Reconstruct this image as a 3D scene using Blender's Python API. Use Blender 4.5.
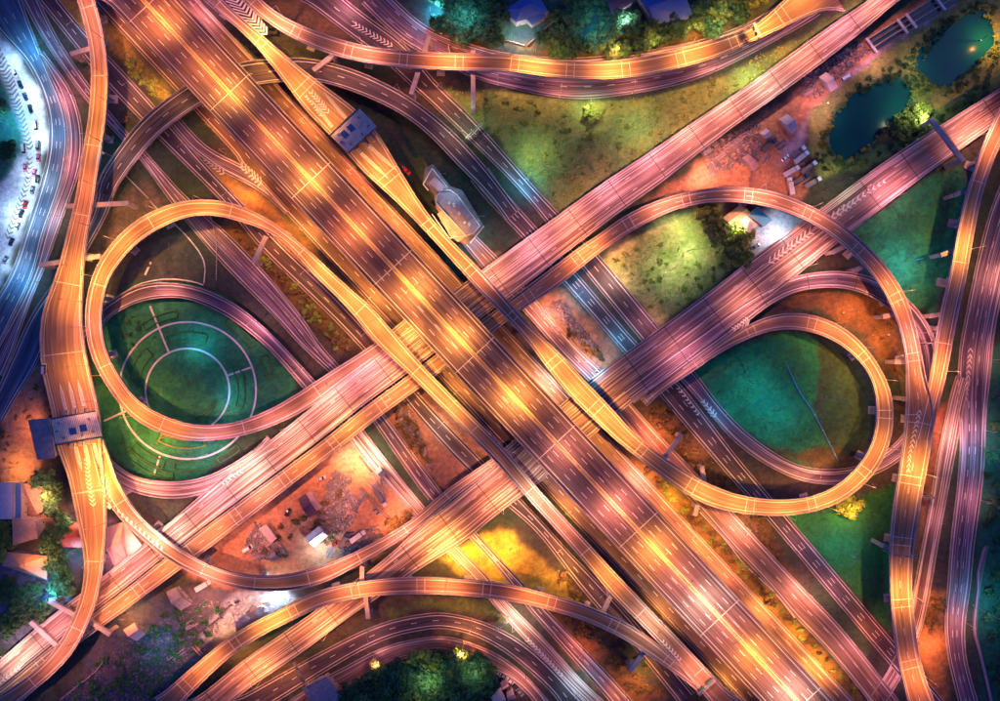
import bpy, bmesh, math, random
import numpy as np
from mathutils import Vector
R_ = math.radians
random.seed(7); np.random.seed(7)
sc = bpy.context.scene
for o in list(bpy.data.objects): bpy.data.objects.remove(o)
col = sc.collection

# ---------------------------------------------------------------- camera, sky, sun, exposure
CAMH, S = 400.0, 0.5            # camera height; metres per photo pixel on the ground
cam_d = bpy.data.cameras.new("camera"); cam = bpy.data.objects.new("camera", cam_d); col.objects.link(cam)
cam.location = (0, 0, CAMH); cam.rotation_euler = (0, 0, 0)
cam_d.sensor_width = 36; cam_d.sensor_fit = 'HORIZONTAL'; cam_d.lens = 36*CAMH/(1000*S)
cam_d.clip_start = 1; cam_d.clip_end = 20000
sc.camera = cam
w = bpy.data.worlds.new("World"); sc.world = w; w.use_nodes = True
nt = w.node_tree; bg = nt.nodes['Background']
sky = nt.nodes.new('ShaderNodeTexSky'); sky.sky_type = 'NISHITA'; sky.sun_disc = False
SUN_EL, SUN_ROT = R_(-2.5), R_(265)
sky.sun_elevation = SUN_EL; sky.sun_rotation = SUN_ROT; sky.ozone_density = 6; sky.air_density = 1.0; sky.dust_density = 0.3
nt.links.new(sky.outputs[0], bg.inputs[0]); bg.inputs[1].default_value = 2.3
sd = bpy.data.lights.new("moon", 'SUN'); sun = bpy.data.objects.new("moon", sd); col.objects.link(sun)
sd.energy = 0.25; sd.angle = R_(10); sd.color = (0.25, 0.5, 1.0); sun.rotation_euler = (R_(35), 0, R_(120))
sc.view_settings.view_transform = 'Standard'; sc.view_settings.look = 'None'
sc.view_settings.exposure = 0.6; sc.view_settings.gamma = 1.0
sc.render.resolution_x, sc.render.resolution_y = 1024, 718
try: sc.cycles.use_light_tree = True; sc.cycles.max_bounces = 4; sc.cycles.diffuse_bounces = 2; sc.cycles.glossy_bounces = 2
except Exception: pass
LAMP_GAIN = 2.15

# ---------------------------------------------------------------- helpers
def W(px, py, h=0.0):
    k = S*(CAMH-h)/CAMH
    return ((px-500)*k, (350.5-py)*k, h)
def tag(o, label=None, cat=None, group=None, kind=None):
    if label: o['label'] = label
    if cat: o['category'] = cat
    if group: o['group'] = group
    if kind: o['kind'] = kind
    return o
def empty(name, loc=(0, 0, 0), rz=0):
    o = bpy.data.objects.new(name, None); col.objects.link(o); o.location = loc; o.rotation_euler = (0, 0, rz)
    o.empty_display_size = 1; return o
def link(name, me, parent=None, loc=None, rz=0):
    o = bpy.data.objects.new(name, me); col.objects.link(o)
    if parent: o.parent = parent
    if loc is not None: o.location = loc
    o.rotation_euler = (0, 0, rz); return o
def ccw(P):
    a = sum(P[i][0]*P[(i+1) % len(P)][1]-P[(i+1) % len(P)][0]*P[i][1] for i in range(len(P))); return P if a > 0 else P[::-1]
class MB:
    """collects shapes; build() links them as one mesh object"""
    def __init__(s): s.v = []; s.f = []; s.m = []; s.uv = None
    def quad(s, a, b, c, d, m=0):
        n = len(s.v); s.v += [tuple(a), tuple(b), tuple(c), tuple(d)]; s.f.append((n, n+1, n+2, n+3)); s.m.append(m)
    def prism(s, pts, z0, z1, m=0, top=None):
        n = len(s.v); k = len(pts)
        s.v += [(p[0], p[1], z0) for p in pts] + [(p[0], p[1], z1) for p in pts]
        s.f.append(tuple(range(n+k-1, n-1, -1))); s.m.append(m)
        s.f.append(tuple(range(n+k, n+2*k))); s.m.append(m if top is None else top)
        for i in range(k):
            j = (i+1) % k; s.f.append((n+i, n+j, n+k+j, n+k+i)); s.m.append(m)
    def box(s, cx, cy, z0, lx, ly, lz, rz=0, m=0, top=None, taper=1.0):
        c, sn = math.cos(rz), math.sin(rz); n = len(s.v)
        for z, t in ((z0, 1), (z0+lz, taper)):
            for x, y in ((-lx/2, -ly/2), (lx/2, -ly/2), (lx/2, ly/2), (-lx/2, ly/2)):
                x *= t; y *= t; s.v.append((cx+x*c-y*sn, cy+x*sn+y*c, z))
        for f in ((3, 2, 1, 0), (0, 1, 5, 4), (1, 2, 6, 5), (2, 3, 7, 6), (3, 0, 4, 7)): s.f.append(tuple(n+i for i in f)); s.m.append(m)
        s.f.append((n+4, n+5, n+6, n+7)); s.m.append(m if top is None else top)
    def tube(s, p, q, r0, r1, k=6, m=0):
        p, q = Vector(p), Vector(q); d = (q-p).normalized()
        a = d.cross(Vector((0, 0, 1))); a = Vector((1, 0, 0)) if a.length < 1e-3 else a.normalized(); b = d.cross(a)
        n = len(s.v)
        for P, r in ((p, r0), (q, r1)):
            for i in range(k):
                t = 2*math.pi*i/k; s.v.append(tuple(P+a*(r*math.cos(t))+b*(r*math.sin(t))))
        for i in range(k):
            j = (i+1) % k; s.f.append((n+i, n+j, n+k+j, n+k+i)); s.m.append(m)
        s.f.append(tuple(range(n+k-1, n-1, -1))); s.m.append(m); s.f.append(tuple(range(n+k, n+2*k))); s.m.append(m)
    def mesh(s, name, mats, smooth=False):
        me = bpy.data.meshes.new(name); me.from_pydata(s.v, [], s.f)
        if not isinstance(mats, (list, tuple)): mats = [mats]
        for mm in mats: me.materials.append(mm)
        if len(mats) > 1: me.polygons.foreach_set('material_index', s.m)
        if smooth: me.polygons.foreach_set('use_smooth', [True]*len(me.polygons))
        me.update(); return me
    def build(s, name, mats, parent=None, loc=None, rz=0, smooth=False):
        return link(name, s.mesh(name, mats, smooth), parent, loc, rz)

# ---------------------------------------------------------------- materials
def newmat(name):
    m = bpy.data.materials.new(name); m.use_nodes = True
    return m, m.node_tree, m.node_tree.nodes['Principled BSDF']
def N(nt, t, **k):
    n = nt.nodes.new(t)
    for a, b in k.items(): setattr(n, a, b)
    return n
def ramp(nt, src, stops):
    r = N(nt, 'ShaderNodeValToRGB'); nt.links.new(src, r.inputs[0])
    e = r.color_ramp.elements
    while len(e) < len(stops): e.new(0.5)
    for i, (p, c) in enumerate(stops): e[i].position = p; e[i].color = (*c, 1)
    return r.outputs[0]
def mixc(nt, fac, a, b, mode='MIX'):
    m = N(nt, 'ShaderNodeMix', data_type='RGBA', blend_type=mode)
    for s, v in ((m.inputs[0], fac), (m.inputs[6], a), (m.inputs[7], b)):
        if hasattr(v, 'is_linked') or hasattr(v, 'links'): nt.links.new(v, s)
        else: s.default_value = v if isinstance(v, (int, float)) else (*v, 1)
    return m.outputs[2]
def noise(nt, vec, scale, detail=4, rough=.5, sx=1, sy=1, sz=1, off=0):
    mp = N(nt, 'ShaderNodeMapping'); mp.inputs['Scale'].default_value = (sx, sy, sz); mp.inputs['Location'].default_value = (off, off*1.7, off*.3)
    nt.links.new(vec, mp.inputs[0]); n = N(nt, 'ShaderNodeTexNoise'); n.inputs['Scale'].default_value = scale
    n.inputs['Detail'].default_value = detail; n.inputs['Roughness'].default_value = rough
    nt.links.new(mp.outputs[0], n.inputs['Vector']); return n.outputs[0]
def simple(name, c, rough=.8, metal=0, var=.25, scale=.6, bump=0, emit=None, es=0):
    m, nt, b = newmat(name); tc = N(nt, 'ShaderNodeTexCoord').outputs['Object']
    n = noise(nt, tc, scale, 5, .6)
    nt.links.new(ramp(nt, n, [(.3, tuple(x*(1-var) for x in c)), (.7, tuple(min(1, x*(1+var)) for x in c))]), b.inputs['Base Color'])
    b.inputs['Roughness'].default_value = rough; b.inputs['Metallic'].default_value = metal
    if bump:
        bn = N(nt, 'ShaderNodeBump'); bn.inputs['Strength'].default_value = bump; bn.inputs['Distance'].default_value = .3
        nt.links.new(noise(nt, tc, scale*4, 4), bn.inputs['Height']); nt.links.new(bn.outputs[0], b.inputs['Normal'])
    if emit: b.inputs['Emission Color'].default_value = (*emit, 1); b.inputs['Emission Strength'].default_value = es
    return m
def roadmat(name, base, streak, amt=.5, thin=.3, thincol=(.75, .7, .8), rough=.55, seed=0.0):
    """asphalt or concrete with wear patches; pale bands along the road paint in traffic light trails; uv = metres across, metres along"""
    m, nt, b = newmat(name); uv = N(nt, 'ShaderNodeUVMap').outputs[0]
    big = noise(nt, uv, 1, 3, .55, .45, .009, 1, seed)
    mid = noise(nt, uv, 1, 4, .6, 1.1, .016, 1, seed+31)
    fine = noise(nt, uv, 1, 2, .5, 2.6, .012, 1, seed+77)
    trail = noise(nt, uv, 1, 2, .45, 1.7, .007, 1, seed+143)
    pat = noise(nt, uv, 1, 4, .6, .06, .035, 1, seed+5)
    grain = noise(nt, uv, 2.2, 5, .7, 1, 1, 1, seed)
    c = mixc(nt, ramp(nt, pat, [(.35, (0, 0, 0)), (.65, (.35, .35, .35))]), base, tuple(x*.6 for x in base))
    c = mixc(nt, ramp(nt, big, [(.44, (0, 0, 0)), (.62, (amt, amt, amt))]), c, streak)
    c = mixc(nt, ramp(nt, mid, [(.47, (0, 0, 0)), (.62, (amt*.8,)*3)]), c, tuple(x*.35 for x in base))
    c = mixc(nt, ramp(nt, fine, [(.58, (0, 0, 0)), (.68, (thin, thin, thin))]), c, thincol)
    rep_ = noise(nt, uv, 1, 1, .4, .28, .05, 1, seed+211)
    c = mixc(nt, ramp(nt, rep_, [(.60, (0, 0, 0)), (.615, (.35, .35, .35))]), c, tuple(x*.45 for x in base))
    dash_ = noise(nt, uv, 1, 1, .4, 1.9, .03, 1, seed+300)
    c = mixc(nt, ramp(nt, dash_, [(.66, (0, 0, 0)), (.68, (thin, thin, thin))]), c, thincol)  # shorter pieces of the same painted light trails
    c = mixc(nt, ramp(nt, trail, [(.58, (0, 0, 0)), (.66, (thin, thin, thin))]), c, thincol)  # long light trails of traffic, painted into the base colour
    c = mixc(nt, ramp(nt, grain, [(.3, (.25, .25, .25)), (.7, (0, 0, 0))]), c, tuple(x*.4 for x in base))
    nt.links.new(c, b.inputs['Base Color']); b.inputs['Roughness'].default_value = rough
    b.inputs['Specular IOR Level'].default_value = .35
    return m
M = {}
M['conc'] = simple('weathered concrete', (.42, .38, .36), .85, var=.3, scale=.25)
M['conc_d'] = simple('dark stained concrete', (.2, .18, .19), .9, var=.35, scale=.3)
M['paint'] = simple('white road paint', (.7, .66, .63), .6, var=.12, scale=1.5)
M['ypaint'] = simple('yellow road paint', (.85, .55, .12), .6, var=.12, scale=1.5)
M['jlight'] = simple('joint concrete', (.6, .55, .5), .7)
M['jdark'] = simple('joint rubber', (.03, .03, .035), .7)
M['steel'] = simple('galvanised steel', (.45, .46, .48), .45, .7)
M['dsteel'] = simple('dark painted steel', (.08, .09, .1), .5, .3)
M['white'] = simple('white paint', (.75, .75, .76), .5, var=.08)
M['glassd'] = simple('dark window glass', (.02, .03, .04), .08, 0, var=.1)
M['lens'] = simple('lamp lens', (.9, .8, .6), .4, emit=(1, .6, .25), es=4)
M['lensw'] = simple('cool lamp lens', (.9, .9, .9), .4, emit=(.6, .9, 1), es=30)
M['black'] = simple('black rubber', (.02, .02, .02), .8)
M['bark'] = simple('bark', (.09, .06, .04), .9)
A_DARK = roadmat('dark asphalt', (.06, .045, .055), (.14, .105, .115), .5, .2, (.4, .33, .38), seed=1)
A_MAIN = roadmat('worn and trail-streaked asphalt of the main highway', (.115, .066, .068), (.24, .15, .135), .5, .2, (.65, .55, .52), seed=11)
A_SIDE = roadmat('reddish worn and trail-streaked asphalt', (.2, .12, .1), (.38, .23, .19), .65, .45, (.7, .5, .45), seed=21)
A_PINK = roadmat('pale trail-streaked asphalt', (.19, .11, .095), (.42, .27, .23), .8, .7, (.85, .72, .68), seed=31)  # pale streaks are traffic light put into the colour
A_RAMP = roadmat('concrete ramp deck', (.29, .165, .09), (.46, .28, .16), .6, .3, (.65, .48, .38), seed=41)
A_BLUE = roadmat('bluish trail-streaked asphalt', (.05, .09, .15), (.12, .2, .32), .6, .35, (.35, .45, .6), seed=51)  # bluish base colour with paler blue trail streaks painted in
A_MAG = roadmat('purplish trail-streaked asphalt', (.09, .058, .085), (.28, .17, .2), .75, .5, (.7, .58, .7), seed=61)  # lavender streaks paint the glow of traffic into the colour
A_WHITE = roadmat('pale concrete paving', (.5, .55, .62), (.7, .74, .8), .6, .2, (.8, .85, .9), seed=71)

# ---------------------------------------------------------------- ribbons
def catmull(P, step=3.0):
    P = [np.array(p, float) for p in P]
    if len(P) == 2:
        n = max(2, int(np.linalg.norm(P[1]-P[0])/step)); return np.array([P[0]+(P[1]-P[0])*i/n for i in range(n+1)])
    Q = [2*P[0]-P[1]]+P+[2*P[-1]-P[-2]]; out = []
    for i in range(1, len(Q)-2):
        n = max(1, int(np.linalg.norm(Q[i+1]-Q[i])/step))
        for k in range(n):
            t = k/n; a, b, c, d = Q[i-1], Q[i], Q[i+1], Q[i+2]
            out.append(.5*((2*b)+(c-a)*t+(2*a-5*b+4*c-d)*t*t+(3*b-a-3*c+d)*t**3))
    out.append(P[-1]); return np.array(out)
def smooth(A, k):
    A = A.copy()
    for _ in range(k):
        B = A.copy(); B[1:-1] = (A[:-2]+2*A[1:-1]+A[2:])/4; A = B
    return A
class Ribbon: pass
RIBS = []
def ribbon(Lp, Rp, h, sm=14):
    L, Rr = catmull(Lp), catmull(Rp, 1.5)
    mids, wd = [], []; j0 = 0
    for i, p in enumerate(L):
        lo, hi = max(0, j0-3), min(len(Rr), j0+60)
        d = np.linalg.norm(Rr[lo:hi]-p, axis=1); j = lo+int(np.argmin(d)); j0 = max(j0, j)
        mids.append((p+Rr[j])/2); wd.append(np.linalg.norm(Rr[j]-p))
    mids = smooth(np.array(mids), sm); wd = smooth(np.array(wd), sm*3)
    # even arclength
    s = np.concatenate([[0], np.cumsum(np.linalg.norm(np.diff(mids, axis=0), axis=1))]); n = max(6, int(s[-1]/4))
    t = np.linspace(0, s[-1], n+1)
    C = np.stack([np.interp(t, s, mids[:, 0]), np.interp(t, s, mids[:, 1])], 1); wv = np.interp(t, s, wd)
    C = smooth(C, 3)
    tt = t/s[-1]
    hh = np.full(len(t), float(h)) if not isinstance(h, (list, tuple)) else smooth(np.interp(tt, [a for a, _ in h], [b for _, b in h]), 10)
    k = S*(CAMH-hh)/CAMH
    r = Ribbon(); r.px = C; r.h = hh; r.t = tt
    r.c = np.stack([(C[:, 0]-500)*k, (350.5-C[:, 1])*k], 1)
    g = np.gradient(r.c, axis=0); g /= np.linalg.norm(g, axis=1)[:, None]; r.d = g
    cr = np.cross(np.append(L[min(5, len(L)-1)]-L[0], 0), np.append(Rr[0]-L[0], 0))[2]
    side = 1 if cr > 0 else -1           # image y is down: R lies to the right of travel when cr>0
    r.n = np.stack([g[:, 1], -g[:, 0]], 1)*side     # from L edge to R edge
    r.w = wv*k
    r.s = np.concatenate([[0], np.cumsum(np.linalg.norm(np.diff(r.c, axis=0), axis=1))])
    return r
def at(r, s, lat, dz=0):
    """world point at distance s, lat metres from the L edge"""
    cx = np.interp(s, r.s, r.c[:, 0]); cy = np.interp(s, r.s, r.c[:, 1]); nx = np.interp(s, r.s, r.n[:, 0]); ny = np.interp(s, r.s, r.n[:, 1])
    ww = np.interp(s, r.s, r.w); h = np.interp(s, r.s, r.h); o = lat-ww/2
    return (cx+nx*o, cy+ny*o, h+dz)
def width(r, s): return float(np.interp(s, r.s, r.w))
def lat_of(r, s, spec):
    ww = width(r, s)
    if isinstance(spec, tuple): e = spec[2] if len(spec) > 2 else 1.7; return e+(ww-2*e)*spec[0]/spec[1]
    if spec < 0: return ww+spec
    return spec
def strip_mesh(r, segs, w_=.35, dz=.03):
    """segs: list of (s0,s1,latspec)"""
    mb = MB()
    for s0, s1, sp in segs:
        n = max(1, int((s1-s0)/5)); pts = [s0+(s1-s0)*i/n for i in range(n+1)]
        for a, b in zip(pts[:-1], pts[1:]):
            la, lb = lat_of(r, a, sp), lat_of(r, b, sp)
            mb.quad(at(r, a, la-w_/2, dz), at(r, a, la+w_/2, dz), at(r, b, lb+w_/2, dz), at(r, b, lb-w_/2, dz))
    return mb
def blocked(x, y, top, skip=None, m=1.5):
    for q in RIBS:
        if q is skip: continue
        d = np.hypot(q.c[:, 0]-x, q.c[:, 1]-y); i = int(np.argmin(d))
        if d[i] < q.w[i]/2+m and q.h[i] < top: return True
    return False
ROADS = {}
def road(key, name, Lp, Rp, h, mat, label=None, cat=None, lines=(1.5, -1.5), dashes=(), yellow=(), barrier=True, jstep=0, jpair=False,
         jdark=False, piers=30, bw=.45, bh=1.0, pL=None, pR=None, sm=14, lw=.32, dl=3.5, dgap=8, tint=None):
    r = ribbon(Lp, Rp, h, sm); r.key = key; ROADS[key] = r; RIBS.append(r); Ltot = r.s[-1]
    raised = max(r.h) > 2.0
    root = empty(name, (float(r.c[0][0]), float(r.c[0][1]), 0)) if raised else None
    ox, oy = (float(r.c[0][0]), float(r.c[0][1])) if raised else (0, 0)
    n = len(r.s); v = []; uv = []
    th = 1.3 if raised else .25
    for i in range(n):
        l = r.c[i]-r.n[i]*r.w[i]/2; q = r.c[i]+r.n[i]*r.w[i]/2; hz = r.h[i]; t2 = min(th, hz+.2)
        a = r.c[i]-r.n[i]*r.w[i]*.33; b2 = r.c[i]+r.n[i]*r.w[i]*.33
        v += [(l[0]-ox, l[1]-oy, hz), (q[0]-ox, q[1]-oy, hz), (q[0]-ox, q[1]-oy, hz-.35*min(1, t2)), (b2[0]-ox, b2[1]-oy, hz-t2), (a[0]-ox, a[1]-oy, hz-t2), (l[0]-ox, l[1]-oy, hz-.35*min(1, t2))]
    f = []; mi = []; flip = np.cross(np.append(r.d[0], 0), np.append(r.n[0], 0))[2] > 0
    for i in range(n-1):
        for k in range(6):
            k2 = (k+1) % 6; q = (i*6+k, i*6+k2, (i+1)*6+k2, (i+1)*6+k)
            f.append(q if not flip else q[::-1]); mi.append(0 if k == 0 else 1)
    f.append(tuple(range(6))); mi.append(1); f.append(tuple((n-1)*6+k for k in range(5, -1, -1))); mi.append(1)
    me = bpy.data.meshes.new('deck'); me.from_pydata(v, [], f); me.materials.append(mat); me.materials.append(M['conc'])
    me.polygons.foreach_set('material_index', mi)
    ul = me.uv_layers.new(name='UVMap'); seed = len(RIBS)*37.0
    U = np.zeros((n*6, 2))
    for i in range(n): U[i*6:i*6+6, 1] = r.s[i]+seed; U[i*6, 0] = -r.w[i]/2+seed; U[i*6+1, 0] = r.w[i]/2+seed
    vi = np.empty(len(me.loops), int); me.loops.foreach_get('vertex_index', vi); ul.data.foreach_set('uv', U[vi].ravel()); me.update()
    if raised:
        tag(root, label, cat or 'viaduct'); deck = link('deck', me, root); par = root
        off = (-ox, -oy, 0)
    else:
        deck = link(name, me); tag(deck, label, cat, kind='structure'); par = deck; off = (0, 0, 0)
    r.root = par; r.off = off
    def add(mb, nm, mt, kind=None):
        if not mb.f: return
        o = mb.build(nm, mt, par); o.location = off
        if kind: o['kind'] = kind
        return o
    for sp in lines: add(strip_mesh(r, [(0, Ltot, sp)], lw), 'edge_line', M['paint'])
    for sp in yellow: add(strip_mesh(r, [(0, Ltot, sp)], .4), 'median_line', M['ypaint'])
    seg = []
    for sp in dashes:
        s = 3.0
        while s < Ltot-6: seg.append((s, s+dl, sp)); s += dl+dgap
    if seg: add(strip_mesh(r, seg, .26, .035), 'lane_marking', M['paint'], 'stuff')
    if barrier:
        for sd_, rng in ((0, pL), (1, pR)):
            for t0, t1 in (rng if rng is not None else [(0, 1)]):
                a, b = t0*Ltot, t1*Ltot; m_ = max(2, int((b-a)/4)); mb = MB(); P = []
                for i in range(m_+1):
                    s = a+(b-a)*i/m_; ww = width(r, s)
                    x0, x1 = (0.0, bw) if sd_ == 0 else (ww-bw, ww)
                    q = bw*.25
                    P.append([at(r, s, x0-.03, -.3 if raised else -.1), at(r, s, x0+(q if sd_ else 0)*1.0, bh), at(r, s, x1-(0 if sd_ else q), bh), at(r, s, x1+.03, -.3 if raised else -.1)])
                for p, q in zip(P[:-1], P[1:]):
                    for k in range(3): mb.quad(p[k], p[k+1], q[k+1], q[k])
                mb.quad(*P[0]); mb.quad(*P[-1])
                add(mb, 'parapet' if raised else 'barrier', M['conc'])
    if jstep:
        s = jstep*.4
        while s < Ltot-3:
            for dd in ((0, 3.8) if jpair else (0,)):
                ww = width(r, s+dd); q = .18
                mb = MB(); mb.quad(at(r, s+dd-q, .5, .04), at(r, s+dd+q, .5, .04), at(r, s+dd+q, ww-.5, .04), at(r, s+dd-q, ww-.5, .04))
                add(mb, 'expansion_joint', M['jdark'] if jdark else M['jlight'])
            s += jstep
    if raised and piers:
        s = piers*.5
        while s < Ltot:
            i = int(np.argmin(abs(r.s-s)))
            if r.h[i] > 3:
                for ds in (0, 6, -6, 10, -10):
                    if not 2 < s+ds < Ltot-2: continue
                    x, y, z = at(r, s+ds, width(r, s+ds)/2)
                    if blocked(x, y, r.h[i]-.5, r): continue
                    i = int(np.argmin(abs(r.s-s-ds))); d = r.d[i]; rz = math.atan2(d[1], d[0]); wi = r.w[i]
                    mb = MB(); top = z-th-.02
                    mb.box(x-ox, y-oy, 0-.3, 1.8, min(3.2, wi*.35), top-1.3+.3, rz); mb.box(x-ox, y-oy, top-1.3, 2.0, wi*.85, 1.3, rz)
                    mb.box(x-ox, y-oy, -.3, 4, 5, .9, rz)
                    o = mb.build('pier', M['conc'], par); break
            s += piers
    return r
def chev(A, B, n, h, key, w_=.55, push=2.2, nm='chevron_marking', mt=None):
    """n V-shaped bars between two edges A and B (pixel polylines), on road key at height h"""
    a, b = catmull(A, 1), catmull(B, 1); mb = MB(); r = ROADS[key]
    for i in range(n):
        t = (i+.5)/n; p = a[int(t*(len(a)-1))]; q = b[int(t*(len(b)-1))]
        P, Q = Vector(W(*p, h)), Vector(W(*q, h)); d = Vector(W(*a[-1], h))-Vector(W(*a[0], h)); d.normalize()
        wid = (P-Q).length; m_ = (P+Q)/2+d*min(push, wid*.5); u = d*w_
        for X, Y in ((P, m_), (m_, Q)): mb.quad(X-u, Y-u, Y+u, X+u)
    o = mb.build(nm, mt or M['paint'], r.root); o.location = r.off; return o

# ---------------------------------------------------------------- GROUND ROADS (kind = structure)
def md(y, off): return (143+.9335*y+off*1.3665, y)   # a point at perpendicular pixel offset from the highway's median
FLAT = dict(bh=.5, bw=.35)
road('FC', 'road', [(-30, -10), (-2, 30), (21, 53), (34, 74), (45, 100), (50, 132), (47, 160), (42, 180), (33, 210), (12, 272), (-6, 302), (-30, 345)],
     [(18, -10), (32, 28), (42, 55), (53, 80), (62, 100), (68, 124), (68, 148), (63, 180), (53, 210), (42, 240), (37, 267), (20, 305), (0, 345), (-20, 385)], .05, A_BLUE, 'wide blue road curving down the left edge of the frame', dashes=[(1, 3), (2, 3)], **FLAT)
road('FP', 'road', [(38, 55), (53, 80), (62, 99), (68, 124), (69, 148), (64, 180), (54, 205), (42, 240), (36, 267), (22, 300), (0, 340), (-15, 368)],
     [(44, 52), (64, 78), (76, 98), (82, 124), (84, 142), (80, 172), (70, 200), (53, 248), (45, 270), (32, 299), (11, 358), (0, 382), (-8, 400)], .09, A_MAG, 'lavender slip road curving beside the blue road', **FLAT)
road('K2', 'road', [(98, 190), (92, 214), (75, 250), (52, 285), (30, 318), (15, 350), (0, 385), (-14, 412)], [(114, 196), (108, 214), (90, 246), (66, 290), (50, 330), (38, 364), (13, 403), (-4, 437)], .13, A_BLUE, 'narrow ground road passing under the left ramp towards the left edge', **FLAT)
road('S2', 'road', [(14, -15), (45, 42), (90, 105), (139, 158), (170, 201), (220, 262), (268, 310), (300, 345), (350, 392), (375, 425), (429, 501), (472, 540), (509, 583), (524, 604), (560, 645), (600, 690), (625, 720)],
     [(32, -15), (62, 45), (110, 112), (147, 153), (189, 199), (240, 245), (297, 310), (325, 350), (365, 392), (386, 416), (443, 493), (483, 540), (526, 586), (549, 612), (588, 652), (625, 692), (650, 720)], .17, A_MAG,
     'purple-streaked ground road running through the left loop and on to the bottom', dashes=[(1, 2)], **FLAT)
road('FB', 'road', [(30, -12), (38, 0), (90, 65), (110, 88), (158, 138), (224, 204), (260, 248), (324, 310), (370, 358), (413, 411), (457, 460), (500, 500), (536, 531), (574, 580), (600, 611), (640, 655), (680, 705)],
     [(50, -12), (59, 0), (90, 37), (109, 56), (154, 105), (200, 158), (251, 212), (290, 252), (340, 300), (385, 350), (418, 393), (482, 460), (525, 503), (568, 550), (608, 592), (650, 640), (700, 700)], .21, A_DARK,
     'dark two-lane ground road left of the yellow ramp, from the blue top-left corner', dashes=[(1, 2)], **FLAT)
road('J2', 'road', [(335, 418), (350, 440), (380, 478), (411, 511), (448, 554), (474, 580), (487, 597), (522, 637), (570, 687), (600, 715)],
     [(350, 412), (364, 430), (395, 470), (424, 506), (460, 548), (490, 578), (506, 600), (543, 637), (580, 678), (612, 708)], .25, A_PINK, 'pale ground road with white streaks crossing the workyard', **FLAT)
road('L1', 'road', [md(-20, -38), md(150, -38), md(210, -41), md(740, -41)], [md(-20, -20), md(740, -20)], .3, A_MAIN, 'two-lane frontage road along the left side of the main highway',
     lines=(1.5,), dashes=[(1, 2)], pR=[], sm=3, **FLAT)
road('L0', 'road', [(168, 122), (190, 148), (202, 157), (222, 172), (250, 185), (268, 197), (285, 214)], [(178, 116), (205, 145), (225, 157), (245, 164), (262, 180), (276, 195), (292, 212)], .34, A_MAG, 'slip road curving into the frontage road near the left loop', **FLAT)
road('R1', 'road', [md(-20, 25), md(730, 25)], [md(-20, 41), md(730, 42)], .3, A_SIDE, 'reddish frontage road along the right side of the main highway', lines=(-1.5,), dashes=[(1, 2)], pL=[], sm=3, **FLAT)
road('Q1', 'road', [(295, -10), (305, 0), (340, 28), (380, 58), (416, 90), (450, 122), (521, 192), (580, 266), (640, 339), (672, 377)],
     [(330, -15), (346, 0), (375, 22), (410, 48), (432, 78), (475, 120), (539, 192), (598, 254), (658, 326), (690, 362)], .17, A_DARK, 'dark blue ground road dropping from the top edge to the crossing band', dashes=[(1, 2)], **FLAT)
road('Q2', 'road', [(380, -15), (396, 0), (415, 18), (432, 30), (470, 44), (510, 54), (545, 57), (590, 57), (656, 49), (708, 38), (750, 22), (785, 0), (800, -14)],
     [(345, -12), (360, 2), (400, 40), (440, 62), (475, 79), (510, 88), (550, 97), (591, 99), (656, 90), (708, 75), (760, 49), (815, 18), (850, -8)], .13, A_MAG, 'purple ground road curving beneath the orange flyover at the top', dashes=[(1, 4), (3, 4)], **FLAT)
road('B', 'road', [(470, 180), (488, 202), (520, 235), (562, 282), (625, 354), (661, 397), (725, 472), (766, 518), (840, 606), (889, 664), (930, 712)],
     [(478, 152), (502, 188), (520, 209), (575, 271), (638, 344), (678, 381), (738, 458), (789, 518), (840, 578), (894, 642), (945, 702)], .21, A_DARK, 'dark ground road with white edge lines running to the lower right', dashes=[(1, 3), (2, 3)], **FLAT)
road('D', 'ramp_road', [(655, 330), (696, 373), (717, 402), (744, 430), (776, 454), (803, 467), (832, 469), (856, 467), (875, 458), (891, 446), (904, 434), (920, 400)],
     [(640, 340), (683, 383), (712, 416), (726, 434), (752, 456), (781, 473), (808, 483), (840, 485), (874, 475), (899, 462), (915, 446), (935, 405)], .3, A_MAG, 'purple curving ramp road passing beneath the yellow loop on the right', **FLAT)
road('R2', 'road', [(440, 222), (465, 246), (480, 266), (524, 312), (559, 352), (590, 383), (624, 423), (684, 494), (699, 508), (728, 542), (773, 590), (794, 616), (830, 653), (866, 698), (880, 716)],
     [(452, 210), (476, 236), (497, 256), (537, 301), (580, 350), (602, 370), (638, 411), (664, 440), (702, 479), (742, 522), (786, 570), (821, 606), (836, 621), (881, 677), (905, 708)], .25, A_SIDE, 'brown ground road between the yellow ramp and the weedy ditch', dashes=[(1, 2)], **FLAT)
road('I', 'road', [(210, 715), (270, 680), (302, 662), (334, 645), (366, 629), (398, 618), (430, 613), (442, 612), (474, 618), (496, 627), (514, 636), (538, 654), (570, 687), (595, 718)],
     [(250, 718), (278, 701), (310, 681), (331, 668), (366, 648), (398, 635), (430, 629), (442, 628), (474, 635), (506, 653), (538, 679), (554, 695), (566, 712)], .3, A_DARK, 'dark curved two-lane road with white dashes near the bottom edge', dashes=[(1, 2)], dl=3, dgap=8, **FLAT)
road('I2', 'road', [(290, 700), (329, 675), (347, 666), (366, 655), (398, 642), (430, 637), (442, 635), (474, 643), (506, 659), (530, 679), (556, 710)],
     [(306, 722), (340, 693), (358, 683), (382, 667), (406, 658), (430, 654), (442, 654), (474, 663), (500, 674), (522, 688), (545, 716)], .34, A_SIDE, 'outer pinkish curved road round the grove of trees at the bottom', **FLAT)
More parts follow.
